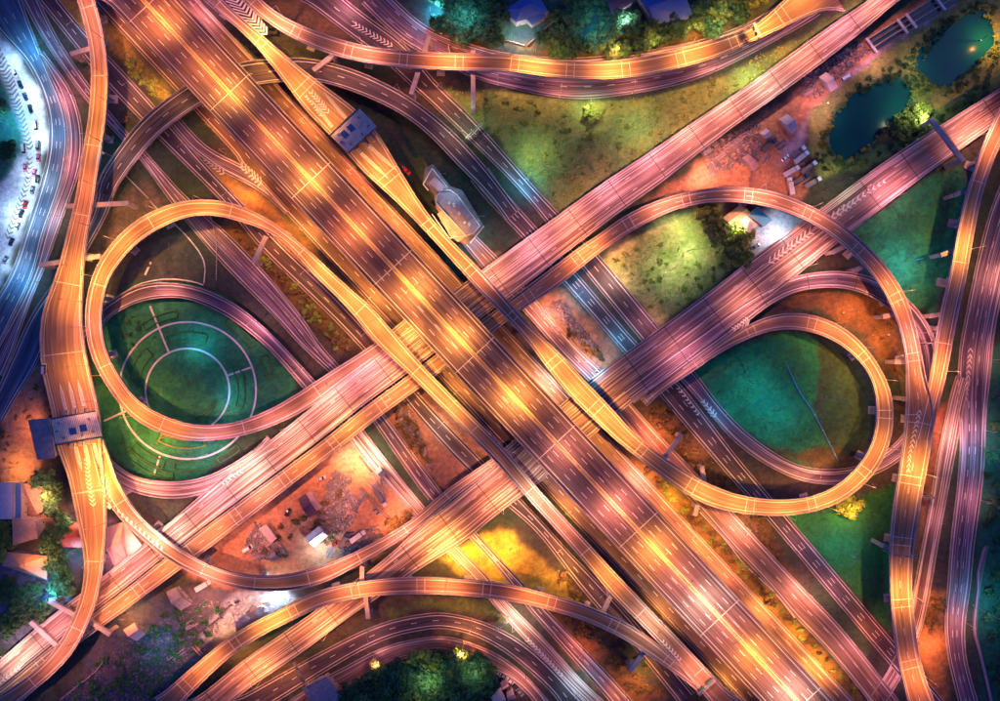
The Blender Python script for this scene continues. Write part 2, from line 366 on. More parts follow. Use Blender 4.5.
road('RA', 'road', [(1018, 140), (1000, 185), (989, 213), (976, 264), (965, 318), (958, 358), (958, 400), (960, 444), (956, 492), (950, 546), (947, 589), (944, 621), (947, 653), (952, 677), (962, 715)],
     [(1042, 160), (1028, 200), (1016, 240), (1003, 290), (994, 334), (990, 380), (986, 412), (984, 470), (981, 495), (974, 546), (970, 589), (965, 621), (965, 650), (970, 675), (982, 715)], .13, A_MAG, 'wide blue and purple road along the right edge', dashes=[(1, 3), (2, 3)], **FLAT)
road('RB', 'road', [(956, 375), (949, 399), (936, 460), (932, 490), (920, 554), (913, 590), (904, 632), (896, 655), (869, 699), (858, 716)],
     [(970, 380), (965, 398), (957, 444), (948, 490), (939, 538), (930, 592), (923, 624), (915, 647), (900, 680), (886, 701), (876, 716)], .17, A_PINK, 'pink narrow road slipping beneath the lower right ramp', **FLAT)
road('J5', 'road', [(985, 545), (979, 580), (974, 629), (979, 653), (985, 679), (992, 712)], [(989, 545), (982, 580), (977, 629), (982, 653), (988, 679), (996, 712)], .1, A_SIDE, 'thin footpath beside the dark field at lower right', lines=(), barrier=False)

# ---------------------------------------------------------------- RAISED ROADS (things)
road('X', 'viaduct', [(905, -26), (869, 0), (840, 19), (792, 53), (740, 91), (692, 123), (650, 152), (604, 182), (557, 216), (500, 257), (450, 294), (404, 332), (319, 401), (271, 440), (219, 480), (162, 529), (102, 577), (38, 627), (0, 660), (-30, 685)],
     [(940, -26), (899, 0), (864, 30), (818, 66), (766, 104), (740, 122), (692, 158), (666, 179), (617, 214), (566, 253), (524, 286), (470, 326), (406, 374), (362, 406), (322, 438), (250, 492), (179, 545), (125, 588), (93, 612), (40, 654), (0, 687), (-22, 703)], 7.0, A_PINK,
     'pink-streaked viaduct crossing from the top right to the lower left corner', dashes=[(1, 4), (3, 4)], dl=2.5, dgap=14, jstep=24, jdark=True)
road('E', 'flyover', [(-35, 712), (0, 689), (40, 656), (93, 614), (125, 590), (179, 547), (250, 494), (322, 441), (362, 409), (406, 377), (470, 329), (524, 289), (566, 257), (585, 243), (599, 235), (622, 217), (646, 205), (677, 194.5), (708, 188.5), (734, 187), (766, 190), (792, 198), (818, 210), (844, 226), (870, 249), (888, 270), (903, 292), (914, 323), (922, 360), (925, 382), (934, 410), (929, 452), (922, 490), (917, 522), (912, 554), (911, 589), (913, 613), (918, 653), (925, 679), (938, 712)],
     [(-25, 726), (0, 704), (40, 673), (80, 643), (128, 608), (197, 557), (250, 517), (320, 463), (349, 441), (378, 418), (434, 377), (522, 310), (556, 288), (593, 258), (617, 240), (640, 227), (664, 214), (688, 206), (712, 202), (744, 203), (768, 207), (792, 215), (818, 227), (844, 246), (867, 269), (882, 290), (893, 312), (901, 337), (906, 366), (906, 382), (906, 400), (903, 440), (897, 480), (893, 505), (890, 538), (889, 570), (890, 602), (893, 629), (896, 653), (902, 680), (910, 712)],
     [(0, 7.05), (.46, 7.05), (.6, 13), (1, 13)], A_RAMP, 'long salmon flyover that arches round the teal field to the bottom right', jstep=30, jpair=True, dashes=[(1, 2)], cat='flyover')
road('Z', 'viaduct', [(1040, 62), (1000, 88), (942, 124), (885, 161), (840, 194), (805, 220), (740, 267), (726, 279), (660, 328), (602, 370), (570, 397), (530, 432), (496, 466), (460, 495), (424, 524), (380, 563), (354, 581), (316, 610), (270, 642), (250, 655), (195, 700), (172, 720)],
     [(1060, 80), (1000, 121), (946, 160), (925, 175), (852, 231), (796, 276), (740, 319), (690, 357), (626, 407), (592, 436), (560, 462), (536, 487), (520, 497), (491, 519), (467, 540), (432, 561), (406, 578), (379, 597), (350, 616), (312, 645), (270, 674), (250, 687), (215, 716)], 7.1, A_PINK,
     'second purple viaduct crossing from the right edge to the lower left', dashes=[(1, 4), (3, 4)], dl=2.5, dgap=14, jstep=24, jdark=True)
road('F', 'ramp', [(622, 392), (660, 362), (700, 334), (735, 308), (765, 290), (795, 276), (818, 272), (844, 271), (870, 276), (886, 284), (906, 297), (923, 317), (935, 338), (938, 362), (936, 384)],
     [(636, 402), (668, 380), (705, 353), (740, 328), (766, 307), (792, 293), (818, 288), (844, 288), (870, 296), (886, 306), (900, 318), (912, 335), (918, 352), (921, 370), (920, 386)], [(0, 7.15), (.45, 7.15), (.75, 5.5), (1, 5.0)], A_MAG,
     'violet ramp peeling off the crossing viaduct and ducking under the salmon arch', cat='ramp', pL=[(.33, 1)], pR=[(.15, 1)], jstep=24, jdark=True)
road('U', 'ramp', [(275, 434), (254, 450), (232, 464), (208, 476), (184, 481), (160, 481), (136, 477), (120, 468), (104, 452), (94, 430), (90, 400)],
     [(270, 452), (246, 470), (222, 487), (200, 495), (176, 499), (152, 497), (130, 491), (108, 477), (90, 458), (78, 432), (74, 400)], [(0, 7.18), (.25, 7.0), (.6, 4.0), (1, 3.0)], A_PINK,
     'pale curved ramp with white streaks below the green garden', cat='ramp', pL=[(.08, 1)], pR=[(.3, 1)])
road('D2', 'ramp', [(80, 340), (92, 318), (106, 304), (120, 295), (136, 286), (160, 282), (184, 284), (208, 290), (232, 302), (256, 319), (287, 350), (318, 384)],
     [(96, 350), (100, 332), (106, 320), (120, 311), (139, 302), (160, 298), (184, 298), (203, 304), (232, 319), (256, 338), (271, 351), (306, 391)], [(0, 3), (1, 3.5)], A_MAG,
     'magenta curved ramp over the green garden inside the left loop', cat='ramp')
road('K', 'ramp', [(96, 196), (99, 178), (118, 150), (131, 132), (144, 118), (160, 104), (184, 87), (210, 72), (240, 63), (261, 60), (296, 58), (318, 60), (346, 67), (380, 81), (411, 98), (442, 122), (474, 153), (505, 192), (520, 212)],
     [(114, 194), (120, 183), (130, 169), (144, 151), (160, 134), (176, 121), (200, 105), (228, 92), (258, 85), (283, 82), (305, 80), (328, 84), (362, 95), (396, 111), (421, 128), (440, 146), (459, 167), (485, 192), (505, 218)], [(0, 2.5), (.15, 6.2), (.7, 6.2), (1, 2.2)], A_DARK,
     'dark curved ramp passing beneath the main highway near the top left', cat='ramp', dashes=[(1, 2)])
road('YA', 'ramp', [(545, 415), (530, 427), (507, 446), (491, 459), (443, 492), (414, 518), (380, 539), (354, 552), (323, 565), (289, 574), (266, 576), (242, 574), (220, 569), (203, 561), (184, 551), (160, 534), (144, 519), (130, 502), (122, 488), (115, 472), (110, 455), (104, 440)],
     [(552, 424), (536, 436), (512, 453), (496, 466), (460, 493), (424, 523), (396, 543), (367, 560), (328, 581), (302, 589), (255, 591), (226, 585), (202, 577), (183, 568), (165, 558), (152, 547), (136, 533), (120, 519), (108, 500), (100, 480), (95, 460), (90, 440)], [(0, 7.2), (.25, 7.2), (.55, 13), (1, 13.02)], A_RAMP,
     'pink curved ramp climbing to the lower left toll plaza', cat='ramp', jstep=26, dashes=[])
road('H', 'flyover', [(150, 705), (182, 676), (221, 643), (250, 624), (276, 611), (302, 597), (328, 588), (367, 580), (406, 577), (432, 577), (464, 579), (504, 583), (528, 588), (560, 597), (584, 604), (600, 611), (624, 621), (656, 642), (690, 672), (704, 686)],
     [(176, 710), (192, 693), (226, 660), (254, 640), (276, 628), (307, 613), (328, 604), (364, 597), (400, 594), (440, 594), (472, 596), (504, 600), (536, 606), (560, 613), (584, 620), (600, 627), (624, 639), (648, 655), (672, 671), (691, 685), (698, 692)], [(0, 13), (1, 13.05)], A_RAMP,
     'salmon flyover arching over the lower viaduct near the bottom', cat='flyover', jstep=32, jpair=True, pL=[(0, .86)])
road('N', 'flyover', [(225, -22), (243, 1), (270, 24), (296, 40), (322, 51), (350, 60), (372, 64), (416, 69), (460, 71), (510, 72), (545, 77), (590, 80), (625, 79), (656, 74), (708, 61), (735, 50), (760, 38), (790, 24), (831, 4), (860, -12)],
     [(245, -22), (261, 0), (280, 15), (302, 26), (328, 36), (360, 45), (380, 49), (432, 53), (470, 54), (510, 55), (545, 60), (591, 62), (625, 60), (656, 55), (708, 42), (735, 33), (758, 24), (775, 8), (790, -6), (800, -18)], 13, A_RAMP,
     'orange-lit flyover sweeping along the top of the frame', cat='flyover', jstep=27, jpair=True)
road('P', 'loop_ramp', [(416, 330), (390, 348), (370, 363), (346, 380), (327, 395), (311, 407), (282, 422), (256, 432), (232, 438), (210, 441), (184, 440), (158, 432), (136, 420), (120, 404), (101, 375), (91, 353), (86, 326), (87, 300), (94, 274), (104, 254), (118, 237), (136, 221), (160, 208), (184, 201), (208, 200), (234, 203), (268, 219), (289, 234), (310, 251), (332, 272), (356, 294), (372, 307), (396, 335), (420, 363), (433, 376), (468, 412), (505, 449), (536, 486), (587, 542), (632, 590), (669, 629), (712, 674), (745, 709)],
     [(404, 320), (377, 342), (365, 350), (346, 362), (327, 374), (298, 393), (280, 404), (264, 412), (240, 421), (216, 425), (192, 424), (168, 417), (146, 406), (130, 391), (115, 368), (106, 347), (102, 324), (104, 302), (109, 280), (122, 261), (136, 245), (156, 231), (182, 219), (208, 215), (234, 220), (265, 230), (284, 242), (300, 259), (316, 277), (348, 308), (375, 342), (406, 371), (428, 393), (460, 425), (498, 465), (539, 511), (576, 552), (613, 596), (658, 642), (691, 680), (716, 709)],
     [(0, 7.2), (.1, 7.3), (.3, 12.9), (1, 12.9)], A_RAMP, 'golden loop ramp round the green garden that runs on beside the main highway', cat='ramp', jstep=40, dashes=[], pL=[(.05, 1)], sm=12, piers=28)
road('LR', 'flyover', [(70, -20), (78, 0), (86, 29), (91, 53), (92, 80), (90, 110), (87, 132), (83, 156), (78, 190), (73, 212), (67, 238), (59, 269), (50, 296), (42, 316), (41, 356), (45, 382), (53, 412), (57, 446), (66, 464), (72, 490), (78, 520), (85, 553), (85, 577), (80, 602), (75, 613), (64, 637), (48, 658), (30, 675), (0, 695), (-22, 708)],
     [(88, -20), (95, 0), (102, 22), (106, 48), (109, 72), (108, 100), (106, 124), (101, 156), (96, 188), (93, 212), (87, 237), (84, 270), (83, 300), (83, 329), (87, 356), (94, 388), (101, 412), (102, 440), (104, 470), (107, 500), (107, 530), (104, 559), (101, 583), (96, 604), (86, 631), (74, 653), (56, 672), (38, 687), (20, 703), (-8, 722)], 13.1, A_RAMP,
     'orange flyover down the left side carrying a toll plaza', cat='flyover', jstep=34, dashes=[])
road('T', 'loop_ramp', [(185, -20), (203, 0), (253, 43), (306, 110), (330, 135), (349, 155), (360, 168), (400, 205), (446, 254), (476, 288), (521, 333), (544, 364), (568, 394), (592, 418), (620, 444), (633, 454), (657, 473), (676, 487), (692, 498), (716, 508), (740, 513), (774, 516), (800, 514), (828, 507), (852, 494), (875, 472), (888, 446), (893, 420), (891, 394), (880, 369), (865, 347), (844, 328), (818, 316), (800, 313), (776, 314), (752, 323), (728, 337), (700, 357), (668, 380), (640, 402)],
     [(206, -20), (222, 0), (264, 37), (306, 72), (349, 104), (376, 130), (395, 161), (411, 188), (428, 214), (450, 239), (481, 270), (508, 301), (527, 323), (556, 349), (587, 383), (610, 406), (628, 427), (649, 446), (668, 460), (692, 475), (716, 487), (740, 495), (756, 498), (787, 499.5), (815, 495), (839, 483), (860, 462), (873, 438), (876, 415), (874, 389), (865, 368), (849, 352), (839, 344), (818, 334), (792, 329), (766, 332), (750, 338), (721, 352), (692, 372), (660, 393), (648, 404)],
     [(0, 13), (.72, 13), (.9, 7.25), (1, 7.2)], A_RAMP, 'toll expressway that turns into the golden loop ramp on the right', cat='ramp', jstep=30, jpair=True, pL=[(0, .9)], sm=12)
road('G', 'ramp', [(1018, 70), (1000, 107), (982, 146), (972, 175), (965, 195), (955, 240), (950, 270), (942, 305), (934, 347), (929, 382), (922, 412), (915, 440)],
     [(1036, 84), (1010, 125), (995, 155), (985, 182), (978, 208), (968, 262), (966, 275), (957, 315), (949, 358), (943, 385), (936, 412), (930, 440)], 13.1, A_RAMP,
     'straight orange-lit ramp descending beside the right edge into the merge', cat='ramp', jstep=40, pL=[(0, .8)])
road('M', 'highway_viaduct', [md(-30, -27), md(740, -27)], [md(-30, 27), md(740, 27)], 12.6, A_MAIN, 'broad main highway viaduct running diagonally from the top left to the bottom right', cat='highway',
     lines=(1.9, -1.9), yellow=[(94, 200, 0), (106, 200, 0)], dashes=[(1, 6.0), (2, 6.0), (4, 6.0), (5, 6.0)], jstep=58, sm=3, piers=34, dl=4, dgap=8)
rm = ROADS['M']; mb = strip_mesh(rm, [(0, rm.s[-1], (1, 2, 0))], .5, .5)
mb2 = MB(); s_ = 0
P_ = [[at(rm, s, width(rm, s)/2+o, z) for o, z in ((-.4, 0), (-.15, .9), (.15, .9), (.4, 0))] for s in np.linspace(0, rm.s[-1], 60)]
for p, q in zip(P_[:-1], P_[1:]):
    for k in range(3): mb2.quad(p[k], p[k+1], q[k+1], q[k])
o = mb2.build('median_barrier', M['conc'], rm.root); o.location = rm.off

# painted gores
chev([(221, -4), (240, 16), (262, 36)], [(240, -4), (256, 14), (268, 28)], 11, 13.06, 'T', .5, 3.5)
chev([(94, 455), (99, 480), (106, 508)], [(95, 455), (108, 480), (113, 508)], 11, 13.1, 'YA', .45, 2)
chev([(202, 159), (212, 168), (222, 176)], [(204, 158), (215, 165), (225, 170)], 6, .37, 'L0', .4, 1.5)
chev([(238, 166), (248, 176), (260, 188)], [(241, 161), (252, 169), (262, 178)], 7, .38, 'L0', .4, 1.5)
chev([(888, 181), (865, 197), (843, 214), (818, 230)], [(886, 178), (862, 193), (839, 208), (816, 223)], 14, 7.14, 'Z', .45, 2)
chev([(816, 233), (795, 247), (772, 265)], [(812, 226), (790, 242), (768, 258)], 10, 7.14, 'Z', .45, 2)
chev([(733, 332), (742, 328), (749, 326)], [(731, 328), (740, 322), (747, 316)], 6, 7.24, 'T', .4, 1.6)
chev([(922, 412), (917, 435), (912, 455), (909, 475)], [(917, 412), (912, 435), (908, 455), (906, 475)], 13, 13.05, 'E', .45, -1.8)
chev([(968, 350), (966, 380), (965, 404)], [(973, 350), (970, 380), (967, 404)], 10, .2, 'RA', .4, -1.8)
chev([(675, 387), (686, 401), (698, 417)], [(678, 385), (690, 400), (700, 415)], 8, .26, 'B', .4, 1.5)
chev([(699, 400), (706, 410), (712, 418)], [(703, 398), (712, 407), (718, 415)], 5, .35, 'D', .4, 1.5)
chev([(524, 640), (540, 656), (562, 678)], [(527, 636), (543, 652), (564, 675)], 13, .4, 'J2', .4, 1.6)
chev([(660, 641), (670, 652), (679, 661)], [(663, 639), (674, 650), (682, 659)], 7, 13.1, 'H', .4, 1.5)
chev([(350, 25), (368, 36), (390, 48)], [(354, 21), (372, 31), (394, 44)], 11, .24, 'Q1', .4, 1.6)
chev([(308, 92), (316, 102), (325, 114)], [(312, 89), (321, 99), (330, 110)], 8, 13.06, 'T', .35, 1.6)
chev([(304, 96), (312, 106), (320, 117)], [(306, 94), (314, 104), (322, 115)], 8, 13.06, 'T', .35, 1.6)
chev([(245, 472), (232, 480), (222, 486)], [(243, 468), (231, 476), (221, 483)], 6, 7.25, 'U', .35, 1.4)
chev([(22, 668), (8, 679), (-8, 692)], [(20, 664), (6, 675), (-10, 688)], 8, 7.08, 'X', .4, 1.5)
chev([(84, 458), (86, 480), (90, 505)], [(88, 457), (91, 480), (96, 505)], 12, 13.16, 'LR', .35, 1.4)
chev([(-14, 46), (-2, 72), (8, 100), (26, 150)], [(-4, 40), (10, 68), (20, 98), (34, 148)], 26, .12, 'FC', .5, 1.5, mt=M['conc_d'])
chev([(27, 155), (26, 175), (18, 200), (4, 236)], [(33, 155), (32, 175), (25, 200), (10, 240)], 18, .12, 'FC', .5, 1.5, mt=M['conc_d'])
# slanting bars along the outer edge of the pink ramp
mb = MB()
for i in range(13):
    t = i/12; px, py = 108+t*52, 506+t*44
    a, b, c, d = W(px, py, 13.05), W(px+2.0, py+1.2, 13.05), W(px+3.0, py-3.0, 13.05), W(px+1.2, py-4.2, 13.05)
    mb.quad(a, b, c, d)
o = mb.build('hatch_marking', M['paint'], ROADS['YA'].root); o.location = ROADS['YA'].off

# ---------------------------------------------------------------- GROUND
GX0, GX1, GY0, GY1, GS = -60, 1060, -60, 760, 2.0
gx = np.arange(GX0, GX1+.1, GS); gy = np.arange(GY0, GY1+.1, GS); XX, YY = np.meshgrid(gx, gy)
rng = np.random.RandomState(3)
def vnoise(X, Y, sc_, seed=0, oct_=4):
    out = np.zeros_like(X); amp = 1; tot = 0
    for o_ in range(oct_):
        r_ = np.random.RandomState(seed+o_*13); T = r_.rand(64, 64); x = X/sc_*(2**o_); y = Y/sc_*(2**o_)
        xi = np.floor(x).astype(int); yi = np.floor(y).astype(int); fx = x-xi; fy = y-yi; fx = fx*fx*(3-2*fx); fy = fy*fy*(3-2*fy)
        g = lambda a, b: T[a % 64, b % 64]
        out += amp*((g(yi, xi)*(1-fx)+g(yi, xi+1)*fx)*(1-fy)+(g(yi+1, xi)*(1-fx)+g(yi+1, xi+1)*fx)*fy); tot += amp; amp *= .55
    return out/tot
def inpoly(X, Y, P):
    ins = np.zeros(X.shape, bool); n = len(P)
    for i in range(n):
        x0, y0 = P[i]; x1, y1 = P[(i+1) % n]
        if y0 == y1: continue
        c = ((y0 > Y) != (y1 > Y)) & (X < (x1-x0)*(Y-y0)/(y1-y0)+x0); ins ^= c
    return ins
def blur(A, k):
    for _ in range(k):
        A = (np.roll(A, 1, 0)+np.roll(A, -1, 0)+2*A)/4; A = (np.roll(A, 1, 1)+np.roll(A, -1, 1)+2*A)/4
    return A
n1, n2, n3 = vnoise(XX, YY, 60, 1), vnoise(XX, YY, 14, 5), vnoise(XX, YY, 7, 9, 3)
WX = XX+(vnoise(XX, YY, 16, 21)-.5)*14; WY = YY+(vnoise(XX, YY, 16, 31)-.5)*14
C = np.zeros(XX.shape+(3,)); soil = np.array((.055, .045, .042)); dgr = np.array((.035, .06, .035))
C[:] = soil; C += (dgr-soil)*np.clip((n1-.4)*4, 0, 1)[..., None]
REG = [  # polygon in photo pixels, colour a, colour b, noise, blur
 ('verge', [md(-30, -75), md(110, -50), md(120, -42), md(-30, -41)], (.26, .17, .05), (.1, .08, .03)),
 ('verge', [md(150, -60), md(230, -44), md(330, -44), md(330, -66), md(190, -75)], (.36, .2, .05), (.2, .12, .04)),
 ('ditch', [(235, 225), (262, 250), (330, 320), (352, 345), (338, 352), (250, 262), (225, 235)], (.2, .1, .03), (.05, .045, .02)),
 ('lgard', [(105, 300), (150, 275), (215, 285), (300, 370), (290, 400), (240, 425), (205, 480), (150, 482), (95, 440), (95, 350)], (.012, .16, .08), (.03, .22, .08)),
 ('linner', [(110, 300), (105, 270), (140, 235), (200, 215), (215, 255), (280, 330), (240, 300), (180, 280), (130, 285)], (.035, .05, .055), (.05, .055, .05)),
 ('tgrass', [(425, 84), (460, 92), (510, 92), (590, 103), (660, 94), (720, 78), (800, 40), (850, 0), (870, 0), (740, 92), (660, 146), (604, 180), (560, 214), (500, 140), (455, 108)], (.2, .26, .07), (.09, .16, .05)),
 ('tgrass2', [(350, 20), (300, 0), (262, 0), (310, 30), (400, 55), (400, 45)], (.18, .1, .05), (.08, .06, .04)),
 ('tdark', [(385, 100), (420, 125), (470, 175), (520, 232), (500, 258), (485, 225), (445, 180), (400, 130)], (.02, .05, .03), (.03, .035, .03)),
 ('rgrass', [(600, 262), (665, 218), (712, 206), (745, 218), (765, 240), (740, 265), (660, 326), (628, 290)], (.42, .42, .17), (.18, .25, .07)),
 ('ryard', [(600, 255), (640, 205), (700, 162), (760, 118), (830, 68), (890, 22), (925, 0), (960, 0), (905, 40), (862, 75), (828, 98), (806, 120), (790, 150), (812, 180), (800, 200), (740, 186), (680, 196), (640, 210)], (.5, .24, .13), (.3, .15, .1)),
 ('rpath', [(775, 165), (800, 130), (850, 72), (900, 35), (955, -10), (975, -10), (905, 42), (862, 80), (828, 102), (808, 125), (800, 155)], (.5, .42, .46), (.4, .3, .36)),
 ('pbank', [(812, 110), (860, 70), (930, 20), (1000, -20), (1040, -20), (1040, 60), (945, 122), (880, 162), (820, 180), (808, 150)], (.3, .32, .08), (.14, .2, .06)),
 ('tf1', [(838, 240), (930, 175), (962, 165), (965, 190), (950, 270), (935, 315), (905, 300), (880, 262)], (.014, .18, .08), (.02, .22, .07)),
 ('tf2', [(690, 370), (760, 338), (800, 332), (825, 345), (812, 400), (832, 455), (800, 467), (745, 432)], (.012, .21, .09), (.02, .24, .07)),
 ('tf2b', [(815, 335), (850, 352), (872, 390), (872, 440), (838, 462), (822, 420)], (.03, .07, .035), (.04, .09, .04)),
 ('tf2c', [(760, 450), (830, 470), (850, 466), (838, 446), (800, 452)], (.14, .09, .03), (.06, .06, .03)),
 ('tf3', [(780, 518), (860, 505), (897, 478), (892, 560), (890, 632), (838, 575)], (.018, .2, .04), (.02, .15, .04)),
 ('tf3b', [(800, 290), (880, 296), (900, 330), (904, 380), (890, 372), (862, 338), (820, 308), (780, 306)], (.22, .11, .04), (.1, .06, .03)),
 ('redge', [(985, 350), (1060, 330), (1060, 770), (985, 760), (975, 600)], (.015, .14, .07), (.02, .1, .06)),
 ('rmid', [(925, 590), (948, 590), (945, 640), (950, 700), (935, 710), (918, 650)], (.3, .15, .05), (.12, .07, .04)),
 ('rstrip', [(936, 410), (950, 398), (930, 500), (918, 560), (922, 500)], (.3, .1, .05), (.14, .07, .04)),
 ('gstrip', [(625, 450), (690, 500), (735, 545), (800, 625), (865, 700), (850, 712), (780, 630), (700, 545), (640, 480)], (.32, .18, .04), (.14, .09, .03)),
 ('gstrip2', [(640, 405), (665, 400), (765, 520), (800, 590), (880, 672), (870, 680), (780, 580), (720, 500), (660, 440)], (.17, .1, .04), (.05, .04, .025)),
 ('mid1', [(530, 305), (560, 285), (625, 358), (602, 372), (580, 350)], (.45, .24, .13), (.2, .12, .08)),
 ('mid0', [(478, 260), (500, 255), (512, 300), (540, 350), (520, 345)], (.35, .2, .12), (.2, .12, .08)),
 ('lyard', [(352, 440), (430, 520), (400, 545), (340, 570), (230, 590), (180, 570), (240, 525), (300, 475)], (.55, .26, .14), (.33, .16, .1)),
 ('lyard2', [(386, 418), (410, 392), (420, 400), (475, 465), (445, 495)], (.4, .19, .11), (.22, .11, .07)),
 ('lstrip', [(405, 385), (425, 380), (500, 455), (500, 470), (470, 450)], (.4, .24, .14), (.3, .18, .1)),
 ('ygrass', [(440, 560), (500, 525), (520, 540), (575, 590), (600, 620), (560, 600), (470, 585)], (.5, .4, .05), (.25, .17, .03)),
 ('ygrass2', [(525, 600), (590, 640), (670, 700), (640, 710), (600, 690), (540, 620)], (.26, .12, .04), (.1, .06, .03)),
 ('arcg', [(380, 612), (430, 598), (480, 600), (510, 625), (475, 612), (430, 608), (390, 618)], (.12, .16, .04), (.05, .09, .03)),
 ('bl', [(120, 600), (200, 585), (280, 590), (310, 600), (240, 630), (150, 705), (60, 705)], (.1, .08, .1), (.04, .06, .1)),
 ('bl2', [(235, 590), (285, 590), (300, 600), (250, 620), (215, 640), (200, 635)], (.5, .52, .6), (.3, .32, .4)),
 ('ll', [(8, 380), (45, 360), (45, 420), (40, 470), (60, 500), (72, 520), (40, 520), (0, 480), (0, 430)], (.36, .2, .13), (.25, .14, .1)),
 ('lc', [(0, 560), (60, 540), (80, 560), (78, 600), (30, 640), (0, 650)], (.13, .13, .2), (.07, .09, .15)),
 ('cc', [(110, 515), (150, 548), (112, 572), (96, 560)], (.35, .2, .2), (.3, .18, .18)),
 ('cyard', [(745, 215), (775, 205), (810, 222), (770, 255), (755, 262)], (.5, .48, .52), (.36, .33, .38)),
 ('uhouse', [(420, -30), (720, -30), (760, 0), (700, 30), (600, 52), (500, 48), (430, 30)], (.05, .08, .1), (.04, .11, .07)),
 ('ufence', [(500, 42), (600, 46), (700, 30), (760, 8), (740, 22), (690, 40), (600, 56), (520, 54)], (.2, .13, .06), (.1, .09, .04)),
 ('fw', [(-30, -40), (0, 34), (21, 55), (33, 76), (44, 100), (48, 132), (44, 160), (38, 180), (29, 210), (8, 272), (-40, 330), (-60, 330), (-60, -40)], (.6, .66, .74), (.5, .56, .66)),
 ('fisl', [(-40, 60), (0, 72), (12, 98), (20, 119), (24, 140), (14, 166), (2, 186), (-40, 195)], (.02, .1, .09), (.02, .14, .09)),
 ('ftri', [(120, 200), (145, 180), (170, 205), (130, 235), (105, 250)], (.09, .09, .07), (.14, .1, .08)),
]
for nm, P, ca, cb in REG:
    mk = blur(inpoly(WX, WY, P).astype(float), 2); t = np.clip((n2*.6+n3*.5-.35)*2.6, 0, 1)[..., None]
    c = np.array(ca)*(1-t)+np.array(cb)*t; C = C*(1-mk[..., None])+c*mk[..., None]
POND = [[(836, 117), (854, 96), (880, 83), (901, 79), (912, 88), (906, 104), (886, 127), (865, 148), (849, 159), (834, 153), (830, 135)],
        [(918, 54), (930, 42), (949, 27), (968, 14), (981, 10), (990, 18), (995, 35), (994, 45), (981, 58), (965, 72), (949, 85), (936, 83), (925, 75), (917, 64)]]
pm = np.zeros(XX.shape)
for P in POND:
    pb = blur(inpoly(WX*.5+XX*.5, WY*.5+YY*.5, P).astype(float), 3); pm = np.maximum(pm, pb)
    ring = np.clip(blur(pb, 10)*3, 0, 1)*(1-pb); C = C*(1-.75*ring[..., None])+np.array((.02, .11, .07))*.75*ring[..., None]
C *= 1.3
C *= (1+.5*(n3-.5))[..., None]*(1+.4*(vnoise(XX, YY, 4, 77, 2)-.5))[..., None]
rmask = np.zeros(XX.shape)
for r in RIBS:
    for (x, y), ww, h in zip(r.px, r.w, r.h):
        if h > 4: continue
        rad = ww/S/2+3; i0 = int((x-rad-GX0)/GS); i1 = int((x+rad-GX0)/GS)+1; j0 = int((y-rad-GY0)/GS); j1 = int((y+rad-GY0)/GS)+1
        if i1 < 0 or j1 < 0 or i0 > len(gx) or j0 > len(gy): continue
        i0, j0 = max(0, i0), max(0, j0); sl = (slice(j0, j1), slice(i0, i1)); rmask[sl] = np.maximum(rmask[sl], ((XX[sl]-x)**2+(YY[sl]-y)**2 < rad*rad))
free = np.clip(1-blur(rmask, 2)*1.5, 0, 1)
white_area = np.maximum(blur(inpoly(XX, YY, [q for q in REG if q[0] == 'fw'][0][1]).astype(float), 2), blur(inpoly(XX, YY, [q for q in REG if q[0] == 'lgard'][0][1]).astype(float), 2))
ZZ = (-.02+free*(np.clip(n2-.35, 0, 1)*.9+np.clip(n3-.4, 0, 1)*.7)*(1-pm)*(1-white_area)-pm*2.2)
V = np.stack([(XX-500)*S, (350.5-YY)*S, ZZ], -1).reshape(-1, 3)
ny, nx = XX.shape; idx = np.arange(nx*ny).reshape(ny, nx)
Fq = np.stack([idx[1:, :-1], idx[1:, 1:], idx[:-1, 1:], idx[:-1, :-1]], -1).reshape(-1, 4)
me = bpy.data.meshes.new('ground'); me.vertices.add(len(V)); me.vertices.foreach_set('co', V.ravel())
me.loops.add(Fq.size); me.loops.foreach_set('vertex_index', Fq.ravel()); me.polygons.add(len(Fq))
me.polygons.foreach_set('loop_start', np.arange(0, Fq.size, 4)); me.update(calc_edges=True)
me.polygons.foreach_set('use_smooth', [True]*len(Fq))
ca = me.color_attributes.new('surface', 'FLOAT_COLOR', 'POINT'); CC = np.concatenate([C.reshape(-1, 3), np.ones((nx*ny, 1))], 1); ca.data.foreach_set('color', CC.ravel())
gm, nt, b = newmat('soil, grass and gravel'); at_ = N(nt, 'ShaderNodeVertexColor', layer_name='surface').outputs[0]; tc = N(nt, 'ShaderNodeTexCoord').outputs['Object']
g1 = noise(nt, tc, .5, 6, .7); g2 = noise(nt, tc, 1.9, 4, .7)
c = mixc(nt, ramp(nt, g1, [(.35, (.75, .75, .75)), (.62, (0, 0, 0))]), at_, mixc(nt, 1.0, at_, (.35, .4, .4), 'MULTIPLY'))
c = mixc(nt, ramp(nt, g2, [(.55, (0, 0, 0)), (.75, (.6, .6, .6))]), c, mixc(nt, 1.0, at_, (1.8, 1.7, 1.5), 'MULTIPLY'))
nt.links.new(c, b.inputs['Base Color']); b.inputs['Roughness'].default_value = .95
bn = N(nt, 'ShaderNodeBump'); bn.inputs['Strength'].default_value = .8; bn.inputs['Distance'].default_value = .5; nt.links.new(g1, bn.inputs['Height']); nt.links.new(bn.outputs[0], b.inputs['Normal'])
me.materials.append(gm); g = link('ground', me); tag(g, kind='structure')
far = MB(); far.box(0, 0, -2.8, 9000, 9000, .3); o = far.build('terrain', simple('dark far fields', (.03, .05, .035), .95, scale=.01)); tag(o, kind='structure')
